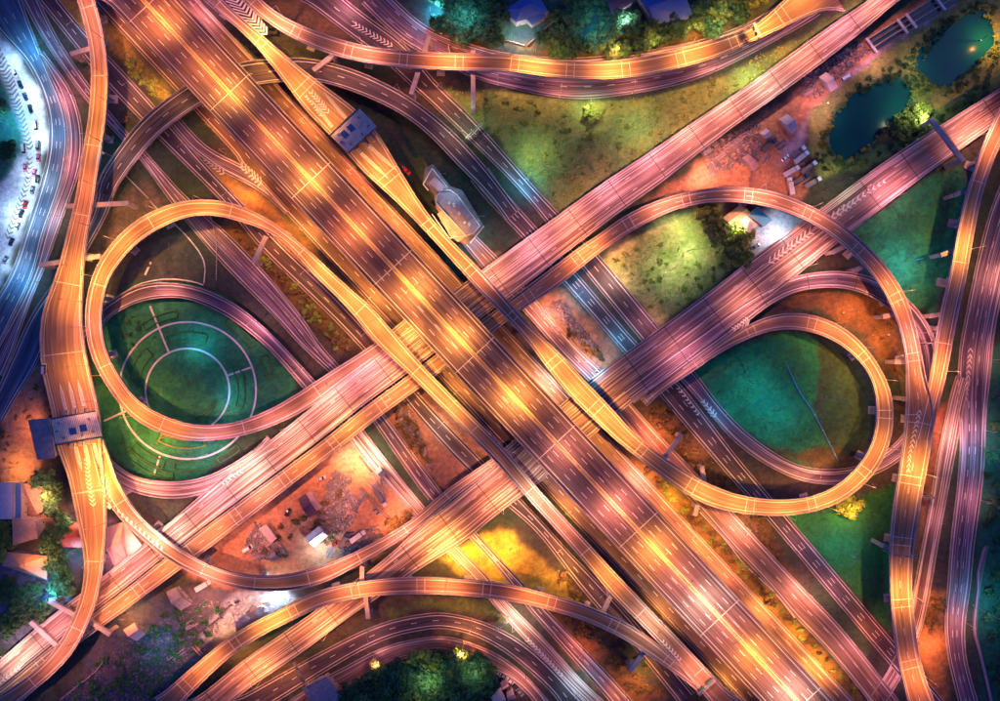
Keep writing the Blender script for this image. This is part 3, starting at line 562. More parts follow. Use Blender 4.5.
# ponds
wm, nt, b = newmat('pond water'); tc = N(nt, 'ShaderNodeTexCoord').outputs['Object']
nt.links.new(ramp(nt, noise(nt, tc, .03, 3), [(.35, (.002, .06, .07)), (.7, (.003, .11, .09))]), b.inputs['Base Color']); b.inputs['Roughness'].default_value = .2; b.inputs['IOR'].default_value = 1.33; b.inputs['Specular IOR Level'].default_value = .08
bn = N(nt, 'ShaderNodeBump'); bn.inputs['Strength'].default_value = .15; bn.inputs['Distance'].default_value = .08; nt.links.new(noise(nt, tc, .8, 3), bn.inputs['Height']); nt.links.new(bn.outputs[0], b.inputs['Normal'])
for P in POND:
    cx, cy = np.mean(P, 0); pts = catmull([(cx+(x-cx)*1.12, cy+(y-cy)*1.12) for x, y in P+[P[0]]], 4)[:-1]
    mb = MB(); mb.v = [W(x, y, -.45) for x, y in pts]; mb.v = [(p[0], p[1], mb.v[0][2]) for p in ccw(mb.v)]; mb.f = [tuple(range(len(pts)))]; mb.m = [0]
    tag(mb.build('water', wm), kind='structure')
# ---------------------------------------------------------------- small structures
def poly_w(P, h): return [W(x, y, h)[:2] for x, y in P]
# cross beams on twin columns that stick out beside the flyovers
def portal(p, q, h, label, wd=2.2, cols=(0, 1), bh_=1.5):
    a, b = Vector(W(*p, h)), Vector(W(*q, h)); m_ = (a+b)/2; rz = math.atan2((b-a).y, (b-a).x); Lg = (b-a).length
    rt = empty('portal_pier', (m_.x, m_.y, 0), rz); tag(rt, label, 'pier', 'cross-beam piers under the raised roads')
    mb = MB(); mb.box(0, 0, h-bh_, Lg, wd, bh_); mb.build('cross_beam', M['conc'], rt)
    for c_ in cols:
        x = -Lg/2+1.2 if c_ == 0 else Lg/2-1.2
        mb = MB(); mb.box(x, 0, -.5, 2.0, wd*.85, h-bh_+.5-.01); mb.build('column', M['conc'], rt)
for a in [((70, 54), (108, 43), 11.4, 'crossbeam pier under the top of the left flyover', (0,)), ((66, 206), (128, 203), 11.4, 'long crossbeam pier where the dark ramp meets the left flyover', (0, 1)),
          ((39, 265), (100, 256), 11.4, 'crossbeam pier under the widening left flyover above the toll plaza', (0, 1)),
          ((48, 601), (76, 616), 9.5, 'crossbeam pier spanning the pink viaduct left of the lower left ramp', (0, 1)), ((90, 622), (110, 635), 9.5, 'short crossbeam pier right of the lower left ramp', (1,)),
          ((30, 622), (56, 646), 9.5, 'diagonal crossbeam pier near the lower left corner', (0, 1)),
          ((313, 70), (335, 53), 11.4, 'tan crossbeam pier over the dark curved ramp beside the top flyover', (0, 1)), ((429, 36), (411, 94), 11.4, 'long crossbeam pier under the bend of the top flyover', (0, 1)),
          ((473, 50), (473, 108), 11.4, 'crossbeam pier reaching onto the grass below the top flyover', (0, 1)),
          ((266, 236), (253, 263), 11.4, 'crossbeam pier below the loop ramp beside the weedy ditch', (1,)),
          ((365, 590), (368, 619), 11.4, 'pale crossbeam pier below the bottom salmon flyover', (1,)), ((362, 566), (362, 582), 11.0, 'crossbeam between the pink ramp and the bottom flyover', (0,)),
          ((612, 594), (603, 612), 11.4, 'crossbeam pier where the bottom flyover nears the ramp', (0,)), ((646, 650), (630, 672), 11.4, 'dark crossbeam pier in the scrub at the bottom', (1,)),
          ((682, 434), (664, 459), 8, 'crossbeam pier over the brown road right of the yellow ramp', (0,)), ((702, 466), (705, 486), 8, 'crossbeam pier beside the bend of the yellow ramp', (0,)),
          ((698, 505), (695, 516), 8, 'short crossbeam pier below the bend of the yellow ramp', (0,)),
          ((883, 317), (896, 314), 11.0, 'pier head left of the salmon arch by the teal field', (0,)), ((895, 362), (910, 362), 11, 'pier head inside the salmon arch', (0,)),
          ((930, 316), (944, 314), 11, 'pier head left of the straight orange ramp', (0,)), ((955, 195), (966, 191), 11, 'uppermost pier head beside the straight orange ramp', (0,)),
          ((941, 255), (953, 251), 11, 'pier head beside the orange-lit stretch of the straight ramp', (0,)), ((881, 545), (892, 549), 11, 'pier head left of the lower right ramp by the green field', (0,)),
          ((748, 232), (752, 222), 8, 'hidden pier head below the salmon arch', (0,)), ((833, 252), (846, 246), 11, 'pink pier head inside the bend of the salmon arch', (0,)), ((856, 270), (868, 264), 11, 'pier head over the shaded verge inside the salmon arch', (0,)),
          ((931, 118), (964, 161), 15, 'tall portal beam laid across the viaduct on the right', (0, 1)), ((903, 399), (916, 399), 11, 'pier head under the merging ramps on the right', (0,))]:
    portal(a[0], a[1], a[2], a[3], cols=a[4])
# sign gantries
def gantry(p, q, h, label, signs=((.3, 'g'), (.7, 'g')), base=0):
    a, b = Vector(W(*p, h)), Vector(W(*q, h)); m_ = (a+b)/2; rz = math.atan2((b-a).y, (b-a).x); Lg = (b-a).length
    rt = empty('sign_gantry', (m_.x, m_.y, base), rz); tag(rt, label, 'gantry', 'sign gantries over the roads')
    hh = h-base
    for e in (-1, 1):
        mb = MB(); mb.tube((e*Lg/2, 0, 0), (e*Lg/2, 0, hh), .25, .2, 8); mb.build('post', M['steel'], rt)
    mb = MB()
    for y_, z_ in ((-.5, hh), (.5, hh), (-.5, hh-1), (.5, hh-1)): mb.tube((-Lg/2-.3, y_, z_), (Lg/2+.3, y_, z_), .12, .12, 6)
    k = max(3, int(Lg/1.6))
    for i in range(k): x0 = -Lg/2+Lg*i/k; x1 = x0+Lg/k; mb.tube((x0, -.5, hh), (x1, .5, hh), .07, .07, 4); mb.tube((x0, -.5, hh-1), (x1, -.5, hh), .07, .07, 4)
    mb.build('truss', M['steel'], rt)
    for t, c_ in signs:
        mb = MB(); mb.box(-Lg/2+t*Lg, -.75, hh-2.4, Lg*.26, .15, 2.6); mb.build('sign_panel', M['signg'], rt)
M['signg'] = simple('green sign face', (.02, .16, .1), .5)
gantry((482, 123), (467, 138), 7, 'sign gantry over the dark ground road near the top grass')
gantry((294, 663), (307, 688), 7, 'white truss sign gantry over the dark curved road at the bottom')
gantry((715, 680), (699, 695), 19.5, 'gantry across the merging ramps at the bottom', base=13)
gantry((889, 553), (918, 557), 19.5, 'thin gantry across the lower right ramp', base=13)
gantry((496, 631), (508, 621), 7, 'short gantry beside the painted gore of the bottom curve')
gantry((754, 23), (760, 36), 19.5, 'bluish sign gantry on the orange flyover at top right', base=13)
gantry((935, 498), (924, 496), 9, 'small gantry between the ramps at right')

# ---------------------------------------------------------------- street lamps
COLS = {'n': (.8, .82, .42), 'o': (1, .29, .08), 'y': (1, .375, .075), 'p': (1, .33, .21), 'w': (1, .58, .42), 'c': (.10, .55, 1), 'W': (.65, .85, 1), 'm': (1, .32, .34), 'r': (1, .24, .09)}
def lamp_proto(double, cold=False):
    d = {}
    mb = MB(); mb.tube((0, 0, 0), (0, 0, 10), .14, .08, 6); mb.box(0, 0, 0, .5, .5, .5); d['pole'] = mb.mesh('pole', M['steel'])
    arms = []
    for e in ((1, -1) if double else (1,)):
        mb = MB(); mb.tube((0, 0, 9.9), (e*1.2, 0, 10.6), .07, .06, 5); mb.tube((e*1.2, 0, 10.6), (e*2.4, 0, 10.8), .06, .05, 5); a = mb.mesh('arm', M['steel'])
        mb = MB(); mb.box(e*2.8, 0, 10.75, 1.0, .36, .16, taper=.8); hd = mb.mesh('lamp_head', M['steel'])
        mb = MB(); mb.box(e*2.8, 0, 10.70, .7, .26, .04); ln = mb.mesh('lens', M['lensw' if cold else 'lens']); arms.append((a, hd, ln))
    d['arms'] = arms; return d
LP = {(a, b): lamp_proto(a, b) for a in (0, 1) for b in (0, 1)}
LDATA = {}
def light_data(colr, P, h):
    k = (colr, round(P, 2), h)
    if k not in LDATA:
        l = bpy.data.lights.new('lamp_light', 'SPOT'); l.color = COLS[colr]; l.energy = 5200*P*LAMP_GAIN; l.spot_size = R_(152); l.spot_blend = 1.0; l.shadow_soft_size = .35
        LDATA[k] = l
    return LDATA[k]
ORD = 'first second third fourth fifth sixth seventh eighth ninth tenth eleventh twelfth thirteenth fourteenth fifteenth sixteenth seventeenth eighteenth nineteenth twentieth'.split()
LCOUNT = {}
def lamp(x, y, z, rz, c_, P, label, group, double=False, tall=None):
    for q in RIBS:
        for dd in ((0, 2.8, -2.8) if double else (0, 2.8)):
            X_, Y_ = x+dd*math.cos(rz), y+dd*math.sin(rz); d_ = np.hypot(q.c[:, 0]-X_, q.c[:, 1]-Y_); i_ = int(np.argmin(d_))
            if d_[i_] < q.w[i_]/2+.8 and z+.6 < q.h[i_] < z+12 and abs(z-.85-q.h[i_]) > .3: return
    rt = empty('street_lamp', (x, y, z), rz); tag(rt, label, 'street lamp', group); tall = tall or (1.25 if z > 5 else 1.0); rt.scale = (1, 1, tall); P = P*tall**1.6
    d = LP[(1 if double else 0, 1 if c_ in 'cW' else 0)]
    link('pole', d['pole'], rt)
    for i, (a, hd, ln) in enumerate(d['arms']):
        ao = link('arm', a, rt); ho = link('lamp_head', hd, rt); link('lens', ln, ho)
        lo = bpy.data.objects.new('lamp_light', light_data(c_, P, 10)); col.objects.link(lo); lo.parent = rt; lo.location = ((2.8, -2.8)[i], 0, 10.55)
ENDS = {'M': 'top left end', 'T': 'toll end', 'P': 'crossing end', 'YA': 'crossing end', 'N': 'left end', 'E': 'lower left end', 'H': 'left end', 'Z': 'right end', 'X': 'top right end'}
def lamps(key, where, items, side=None):
    r = ROADS[key]; n_ = 0; items = [i if len(i) == 4 else (*i, 1.0) for i in items]
    if key not in ('M', 'T', 'P', 'LR', 'X'):
        kept = []
        for it in items:
            if kept and math.dist(kept[-1][:2], it[:2]) < 52 and kept[-1][4] < 2: kept[-1][3] += it[3]*.55; kept[-1][4] += 1; kept[-1][0] = (kept[-1][0]+it[0])/2; kept[-1][1] = (kept[-1][1]+it[1])/2
            else: kept.append([*it, 1])
        items = [tuple(k[:4]) for k in kept]
    for px, py, c_, P in items:
        d = np.hypot(r.px[:, 0]-px, r.px[:, 1]-py); i = int(np.argmin(d)); s = float(r.s[i])
        if side == 'C': p = at(r, s, width(r, s)/2, .85)
        else:
            sd_ = side or ('R' if np.dot(np.array([px, py])-r.px[i], np.array([r.n[i][0], -r.n[i][1]])) > 0 else 'L')
            p = at(r, s, .25 if sd_ == 'L' else width(r, s)-.25, .9 if r.h[i] > 2 else .4)
        nv = r.n[i]; rz = math.atan2(nv[1], nv[0])
        if side != 'C' and sd_ == 'R': rz += math.pi
        word = ORD[min(n_, 19)]; n_ += 1
        lamp(p[0], p[1], p[2], rz, c_, P, f"street lamp on the {where.split(' counting')[0].split(',')[0]}, {word} from its {ENDS.get(key, 'upper end')}", 'street lamps along the roads', side == 'C', 1.05 if side == 'C' else None)
# the wide highway's median, weaker fill lamps added between some pools; one pool every 35 m
lamps('M', "main highway's median counting from the top left", [(152, 29, 'o', 1.61), (200, 66, 'o', 0.75), (226, 90, 'y', 1.36), (276, 138, 'o', 0.99), (309, 178, 'y', 1.49), (352, 232, 'o', 1.24), (413, 290, 'y', 1.61), (457, 340, 'y', 1.61), (516, 400, 'y', 1.87), (566, 452, 'p', 0.75), (616, 506, 'p', 1.36), (659, 551, 'y', 1.87), (683, 577, 'p', 0.75), (707, 603, 'w', 1.36), (732, 630, 'p', 0.75), (758, 656, 'y', 1.74), (778, 678, 'p', 0.63), (795, 699, 'w', 1.24)], 'C')
lamps('L1', 'frontage road left of the main highway counting from the top', [(122, 24, 'o', 0.40), (147, 45, 'y', 0.56), (205, 115, 'o', 0.40), (228, 142, 'o', 0.48), (258, 166, 'y', 0.64), (300, 212, 'y', 0.88), (322, 238, 'y', 0.96), (362, 284, 'y', 0.96), (388, 312, 'o', 0.64), (458, 392, 'y', 0.72), (560, 503, 'y', 0.88), (572, 520, 'y', 0.48), (668, 606, 'y', 1.04), (735, 678, 'y', 0.96)], 'L')
lamps('R1', 'frontage road right of the main highway counting from the top', [(200, 18, 'm', 1.03), (235, 62, 'w', 0.92), (262, 96, 'o', 1.03), (300, 135, 'o', 0.92), (345, 185, 'r', 0.80), (385, 228, 'r', 0.69), (535, 370, 'w', 1.15), (562, 398, 'W', 0.80), (625, 462, 'p', 1.38), (655, 495, 'p', 0.80), (690, 532, 'o', 1.03), (725, 572, 'o', 1.15), (760, 612, 'y', 1.49), (800, 655, 'y', 1.84), (830, 688, 'o', 1.15)], 'R')
lamps('T', 'golden loop ramp counting from the toll end', [(228, 12, 'm', 0.45), (262, 46, 'y', 3.38), (300, 86, 'y', 1.69), (330, 118, 'y', 1.30), (385, 170, 'y', 2.21), (408, 195, 'y', 2.08), (436, 232, 'y', 2.08), (462, 262, 'y', 1.43), (556, 362, 'y', 1.82), (582, 392, 'y', 2.08), (606, 418, 'y', 1.95), (628, 440, 'y', 1.30), (704, 488, 'y', 1.69), (742, 503, 'y', 1.56), (785, 508, 'y', 1.43), (826, 500, 'y', 1.56), (856, 478, 'y', 1.56), (880, 446, 'y', 1.17), (882, 382, 'y', 1.43), (862, 352, 'y', 1.56), (832, 330, 'o', 1.30)], 'L')
lamps('P', 'left loop ramp counting along the ramp', [(330, 380, 'm', 0.72), (270, 418, 'm', 0.72), (215, 432, 'm', 0.72), (170, 430, 'o', 1.20), (135, 410, 'y', 1.44), (106, 372, 'o', 1.20), (94, 325, 'p', 1.08), (100, 280, 'y', 1.44), (122, 246, 'y', 1.80), (160, 216, 'y', 1.68), (205, 206, 'y', 1.56), (250, 216, 'o', 1.20), (290, 240, 'o', 1.32), (322, 266, 'y', 1.80), (350, 296, 'y', 1.92), (376, 324, 'y', 1.68), (402, 352, 'y', 1.56), (428, 384, 'y', 1.68), (450, 408, 'y', 1.56), (540, 500, 'w', 1.80), (562, 524, 'p', 0.96), (608, 578, 'y', 1.44), (650, 625, 'w', 1.20), (700, 672, 'p', 1.32)], 'L')
lamps('LR', 'left flyover counting from the top', [(88, 12, 'p', 1.1), (98, 42, 'p', .8), (100, 76, 'o', .7), (99, 102, 'y', 1.0), (94, 140, 'y', 1.0), (86, 185, 'o', 1.0), (80, 222, 'o', .6), (72, 268, 'y', 1.4), (66, 300, 'y', 1.3), (66, 372, 'y', 1.6), (76, 405, 'p', .7), (82, 462, 'y', 2.2), (90, 488, 'y', 2.4), (93, 525, 'o', 1.3), (94, 560, 'y', 1.2), (90, 600, 'o', 1.0), (76, 632, 'p', 1.0), (52, 660, 'p', .9)], 'R')
lamps('YA', 'pink curved ramp counting from the crossing', [(500, 456, 'p', 0.72), (460, 485, 'm', 0.84), (420, 516, 'p', 1.08), (380, 546, 'm', 0.84), (340, 566, 'p', 1.20), (225, 578, 'p', 1.08), (190, 562, 'p', 1.32), (155, 538, 'p', 1.32), (128, 508, 'o', 1.68), (110, 478, 'y', 1.80)], 'L')
lamps('N', 'orange flyover at the top counting from the left', [(262, 12, 'p', 1.26), (300, 34, 'p', 1.26), (342, 50, 'p', 1.15), (385, 60, 'o', 1.15), (428, 62, 'o', 1.49), (470, 63, 'y', 1.61), (512, 64, 'y', 1.61), (552, 68, 'y', 1.72), (592, 71, 'y', 1.61), (632, 70, 'y', 1.72), (672, 62, 'y', 1.61), (712, 50, 'y', 1.49), (745, 38, 'y', 1.72), (778, 20, 'y', 1.95), (808, 4, 'y', 1.95)], 'R')
lamps('Q2', 'purple road under the top flyover counting from the left', [(420, 40, 'm', 0.35), (500, 84, 'm', 0.35), (558, 94, 'p', 0.56), (630, 94, 'p', 0.49), (690, 80, 'p', 0.42), (735, 60, 'p', 0.35)], 'R')
lamps('Q1', 'ground road from the top edge counting downward', [(322, 12, 'm', 0.85), (352, 22, 'm', 0.59), (400, 52, 'o', 0.39), (440, 90, 'o', 0.39), (521, 171, 'c', 0.52), (534, 187, 'c', 0.52), (596, 262, 'w', 0.65), (622, 298, 'p', 0.59), (645, 325, 'm', 0.45)], 'R')
lamps('K', 'dark curved ramp counting from the left', [(180, 104, 'y', 0.36), (125, 165, 'c', 0.12), (335, 72, 'p', 0.32), (395, 100, 'p', 0.32), (450, 142, 'p', 0.20)], 'L')
lamps('X', 'pink crossing viaduct counting from the top right', [(880, 8, 'p', 1.23), (845, 32, 'm', 1.12), (808, 58, 'p', 1.36), (770, 86, 'w', 1.23), (732, 112, 'p', 1.73), (694, 138, 'p', 1.48), (654, 164, 'm', 1.36), (615, 194, 'm', 1.23), (575, 222, 'p', 1.12), (535, 252, 'm', 1.23), (498, 278, 'p', 1.23), (455, 312, 'y', 1.23), (420, 342, 'y', 1.12), (375, 378, 'm', 1.23), (335, 408, 'p', 1.48), (296, 440, 'p', 1.48), (252, 472, 'w', 1.59), (212, 500, 'm', 1.48), (172, 532, 'w', 1.12), (130, 568, 'm', 1.12), (92, 598, 'w', 1.23), (52, 630, 'm', 0.99), (18, 658, 'w', 1.48)], 'L')
lamps('E', 'salmon arch flyover counting from the lower left', [(30, 676, 'p', 0.80), (70, 645, 'y', 1.03), (120, 600, 'o', 1.38), (165, 566, 'o', 1.38), (215, 528, 'o', 1.15), (260, 492, 'p', 1.38), (305, 462, 'o', 1.49), (350, 428, 'y', 1.38), (395, 395, 'o', 1.49), (490, 322, 'y', 1.38), (528, 296, 'o', 1.38), (568, 266, 'o', 1.38), (605, 244, 'p', 1.26), (645, 216, 'p', 1.15), (690, 200, 'p', 1.15), (735, 195, 'p', 1.26), (774, 200, 'o', 1.72), (810, 215, 'p', 1.15), (884, 284, 'o', 1.15), (902, 312, 'p', 1.38), (912, 345, 'p', 1.49), (908, 455, 'y', 1.61), (905, 485, 'y', 1.38), (898, 580, 'y', 1.38), (902, 610, 'y', 1.61), (914, 678, 'o', 1.61)], 'L')
lamps('Z', 'right-hand crossing viaduct counting from the right edge', [(985, 112, 'p', 1.19), (945, 140, 'p', 1.19), (905, 170, 'm', 1.19), (865, 202, 'm', 0.95), (815, 238, 'p', 1.43), (775, 268, 'p', 1.19), (738, 295, 'p', 1.19), (695, 328, 'm', 0.83), (655, 355, 'c', 0.48), (510, 484, 'o', 1.08), (478, 505, 'y', 1.54), (452, 528, 'y', 2.62), (430, 548, 'y', 2.62), (405, 565, 'o', 1.32), (340, 608, 'o', 1.19), (305, 640, 'y', 1.67), (272, 662, 'o', 1.43), (240, 680, 'y', 1.19)], 'R')
lamps('H', 'bottom salmon flyover counting from the left', [(190, 680, 'o', 0.88), (222, 655, 'y', 1.65), (255, 630, 'y', 1.65), (292, 610, 'o', 1.32), (335, 594, 'o', 1.21), (380, 587, 'p', 1.10), (425, 586, 'o', 1.21), (470, 588, 'o', 1.32), (515, 596, 'o', 1.10), (555, 606, 'p', 0.88)], 'L')
lamps('I', 'dark bottom curve', [(290, 676, 'o', .4), (372, 638, 'p', .3), (470, 626, 'o', .5)], 'L')
lamps('I2', 'outer bottom curve', [(380, 660, 'm', .4), (435, 646, 'o', 1.0), (485, 660, 'o', .9), (520, 682, 'p', .7)], 'L')
lamps('R2', 'brown ground road counting downward', [(470, 240, 'c', .5), (535, 320, 'p', .6), (592, 372, 'c', .8), (640, 430, 'r', 1.0), (662, 448, 'o', .9), (716, 524, 'p', 1.0), (745, 550, 'o', .8), (775, 585, 'p', 1.0), (806, 618, 'p', .9), (840, 660, 'm', .5)], 'R')
lamps('B', 'dark lower right ground road counting downward', [(563, 284, 'c', 0.42), (590, 314, 'c', 0.42), (614, 344, 'c', 0.42), (706, 450, 'm', 0.17), (790, 545, 'm', 0.35), (830, 590, 'm', 0.42), (868, 632, 'r', 0.56)], 'L')
lamps('D', 'purple curving ramp road', [(720, 412, 'c', 0.24), (790, 466, 'p', 0.35), (835, 478, 'p', 0.35), (895, 452, 'm', 0.35)], 'L')
lamps('F', 'violet ramp', [(800, 282, 'm', 0.42), (850, 280, 'm', 0.28), (915, 330, 'm', 0.42)], 'R')
lamps('U', 'pale curve below the garden', [(130, 485, 'm', 0.42), (170, 490, 'm', 0.56), (215, 482, 'm', 0.56)], 'L')
lamps('D2', 'magenta curved ramp in the garden', [(140, 292, 'p', 0.68), (190, 292, 'm', 0.60), (235, 312, 'm', 0.68), (270, 340, 'm', 0.60), (300, 370, 'p', 0.45)], 'L')
lamps('RA', 'blue road along the right edge counting downward', [(990, 250, 'p', 0.56), (984, 300, 'm', 0.56), (975, 360, 'p', 0.48), (970, 430, 'm', 0.48), (966, 500, 'm', 0.40), (960, 600, 'p', 0.32), (956, 640, 'm', 0.32)], 'R')
lamps('RB', 'pink narrow road at right counting downward', [(955, 415, 'p', 0.77), (944, 455, 'r', 0.70), (936, 520, 'm', 0.35), (922, 600, 'r', 0.56), (890, 672, 'm', 0.56)], 'L')
lamps('FC', 'blue road at the far left', [(20, 30, 'c', 0.66), (45, 75, 'c', 0.41), (58, 130, 'c', 0.29), (40, 215, 'c', 0.48), (15, 280, 'c', 0.54)], 'R')
lamps('FP', 'lavender slip road', [(60, 80, 'm', .5), (74, 115, 'm', .6), (74, 160, 'm', .6), (60, 215, 'w', .5), (38, 280, 'c', .3)], 'R')
lamps('FB', 'dark frontage ground road counting downward', [(80, 35, 'c', 0.20), (130, 95, 'm', 0.25), (190, 150, 'm', 0.17), (230, 200, 'm', 0.20), (300, 280, 'm', 0.17), (365, 335, 'r', 0.25), (430, 410, 'w', 0.25), (455, 440, 'r', 0.35), (560, 545, 'o', 0.35), (600, 590, 'm', 0.20)], 'R')
lamps('S2', 'purple ground road counting downward', [(60, 50, 'c', 0.12), (150, 165, 'm', 0.21), (250, 280, 'm', 0.18), (290, 325, 'm', 0.18), (395, 435, 'o', 0.48), (425, 475, 'o', 0.48), (495, 560, 'y', 0.60), (560, 635, 'r', 0.48), (590, 665, 'r', 0.48), (620, 700, 'o', 0.72)], 'R')
lamps('J2', 'pale workyard road counting downward', [(362, 446, 'w', 1.1), (386, 472, 'w', 1.1), (408, 500, 'p', 1.0), (458, 560, 'y', 1.3), (500, 606, 'w', 1.2), (530, 640, 'p', .8), (575, 690, 'W', .6)], 'L')
# orange straight ramp G has its own lamps below
for (px, py, c_, P, z, rz, lb) in [(505, 548, 'y', 1.7, 0, 0, 'single-arm street lamp in the bright yellow grass near the bottom'), (480, 560, 'y', 1.2, 0, 1, 'single-arm street lamp in the triangle of yellow grass'),
    (590, 108, 'n', .7, 0, 1.5, 'lamp post in the top grass below the purple road'), (755, 78, 'n', .7, 0, 2, 'lamp post on the grass corner beside the pink viaduct'), (690, 250, 'n', .5, 0, 0, 'lamp post in the lower half of the pale meadow'), (690, 228, 'n', .7, 0, 3, 'lamp post in the pale grass inside the salmon arch'), 
    (700, 176, 'p', 1.5, 0, 0, 'lamp post in the orange workyard under the arch'), (610, 250, 'p', .7, 0, 0, 'lamp post at the left tip of the workyard'),
    (775, 232, 'W', .7, 0, 0, 'cold lamp post in the paved yard beside the blue canopy'), (733, 226, 'n', .6, 0, 0, 'lamp post by the green tree inside the arch'), (990, 34, 'y', 1.6, 0, 0, 'bright lamp post on the bank of the upper pond'), (918, 118, 'n', .6, 0, 0, 'lamp post beside the yellow-green tree near the ponds'),
    (915, 62, 'w', .3, 0, 0, 'lamp post on the gravel track above the pond neck'), (875, 60, 'm', .6, 0, 0, 'lamp post on the gravel track beside the trench'), (820, 105, 'm', .4, 0, 0, 'lamp post on the gravel track between the sheds'),
    (545, 318, 'p', 1.2, 0, 0, 'lamp post on the orange dirt between two ground roads'), (580, 362, 'p', .7, 0, 0, 'lamp post at the lower end of the orange dirt'), (340, 458, 'p', 1.6, 0, 0, 'lamp post at the top of the orange workyard'), (352, 470, 'y', .9, 0, 0, 'lamp post by the long beams of the workyard'),
    (300, 480, 'p', 1.3, 0, 0, 'lamp post beside the dark-roofed hut of the workyard'), (385, 528, 'o', .8, 0, 0, 'lamp post by the shrubs at the corner of the workyard'),
    (312, 550, 'W', .9, 0, 0, 'cold lamp post below the white-roofed shed'), (268, 598, 'W', 1.1, 0, 0, 'cold lamp post over the bluish paved yard'), (228, 648, 'y', 1.5, 0, 0, 'yellow lamp post in the gap between two viaducts near the bottom'), (200, 605, 'p', .8, 0, 0, 'lamp post by the dirt track left of the bluish yard'), (120, 618, 'y', .9, 0, 0, 'lamp post beside the lower left ramp'),
    (20, 430, 'o', .7, 0, 0, 'lamp post on the dirt left of the toll plaza'), (6, 470, 'y', 1.0, 0, 0, 'lamp post at the left edge by the pale house'), (40, 495, 'o', .9, 0, 0, 'lamp post in the yard of the house with a terrace'), (68, 517, 'w', .5, 0, 0, 'lamp post beside the red roof'), (70, 552, 'c', .5, 0, 0, 'cold lamp post below the red roof'), (128, 545, 'p', .6, 0, 0, 'lamp post over the pink roof at lower left'),
    (46, 596, 'c', .4, 0, 0, 'cold lamp post beside the hipped roof'), (430, 8, 'c', 1.6, 0, 0, 'cyan lamp post in the trees at the top'), (514, 36, 'W', .9, 0, 0, 'cold lamp post in front of the blue-roofed house'), (620, 20, 'W', .6, 0, 0, 'cold lamp post beside the purple-roofed house'),
    (690, 30, 'y', .6, 0, 0, 'lamp post on the verge under the long blue roof'), (610, 50, 'o', .9, 0, 0, 'lamp post on the dirt verge above the top flyover'), (650, 40, 'y', .5, 0, 0, 'lamp post by the round tree above the top flyover'),
    (18, 90, 'W', .8, 0, 0, 'cold lamp post over the white paving, near its queue of cars'), (25, 130, 'W', .8, 0, 0, 'cold lamp post over the middle of the white paving'), (22, 175, 'W', .9, 0, 0, 'cold lamp post over the lower white paving'), (5, 215, 'W', 1.0, 0, 0, 'cold lamp post over the white paving at the left edge'), (0, 60, 'W', .5, 0, 0, 'cold lamp post over the white paving near its top'), (0, 262, 'W', .4, 0, 0, 'cold lamp post at the bottom tip of the white paving'), (-2, 120, 'c', .9, 0, 0, 'cyan lamp post on the planted island at the far left'), 
    (188, 345, 'c', .5, 0, 0, 'cyan lamp post in the circular garden above its inner ring'), (220, 400, 'c', .35, 0, 0, 'cyan lamp post in the circular garden right of its inner ring'), (150, 445, 'y', .5, 0, 0, 'lamp post in the circular garden near the loop ramp'), 
    (848, 515, 'y', .8, 0, 0, 'lamp post by the shrub under the golden loop'), 
    (930, 650, 'r', 1.7, 0, 0, 'lamp post in the orange-lit patch at lower right'), (925, 430, 'r', .5, 0, 0, 'lamp post on the reddish strip between the right ramps'), (850, 312, 'o', .55, 0, 0, 'lamp post between the arch and the golden loop'), (880, 335, 'o', .6, 0, 0, 'lamp post beside the top of the golden loop'), (985, 130, 'r', 1.0, 0, 0, 'lamp post on the orange verge at the right edge'), (820, 605, 'p', .3, 0, 0, 'dim lamp post at the tip of the lower green field'),
    (270, 236, 'o', .8, 0, 0, 'lamp post on the planted gore inside the left loop'), (240, 190, 'o', 1.0, 0, 0, 'lamp post on the orange gore beside the left loop'), (150, 86, 'y', .9, 0, 0, 'lamp post on the yellow verge under the main highway'), (165, 96, 'y', .6, 0, 0, 'lamp post at the tip of the yellow verge'), (220, 150, 'o', .6, 0, 0, 'lamp post on the sandy gore near the top left'),
    (700, 556, 'y', 1.0, 0, 0, 'lamp post in the upper part of the orange ditch'), (670, 500, 'y', 1.2, 0, 0, 'lamp post in the orange ditch below the yellow bend'), (795, 640, 'y', 1.2, 0, 0, 'lamp post in the lower part of the orange ditch'), (690, 452, 'o', .5, 0, 0, 'lamp post in the narrow ditch right of the yellow bend'), (560, 575, 'y', 1.0, 0, 0, 'lamp post on the yellow verge above the bottom flyover'), (640, 680, 'y', 1.0, 0, 0, 'lamp post in the scrub at the bottom'),
    (448, 190, 'W', .12, 13, 0, 'cold lamp on the deck beside the service building'), (478, 218, 'W', .12, 13, 0, 'cold lamp at the back of the service building'), (440, 176, 'W', .1, 13, 0, 'cold lamp beside the walkway of the service building'), (450, 232, 'y', .35, 13, 0, 'warm lamp beside the yellow paving of the service building')]:
    x, y, _ = W(px, py, z+8); lamp(x, y, z, rz, c_, P, lb, 'lamp posts standing in yards and verges')
# ---------------------------------------------------------------- right-hand straight ramp
# (built here, after the others, because it lies over all of them)
lamps('G', 'straight orange ramp on the right counting from the top', [(985, 140, 'o', 1.03), (962, 235, 'y', 1.26), (956, 262, 'y', 1.49), (942, 352, 'o', 1.61), (934, 385, 'y', 1.49)], 'R')

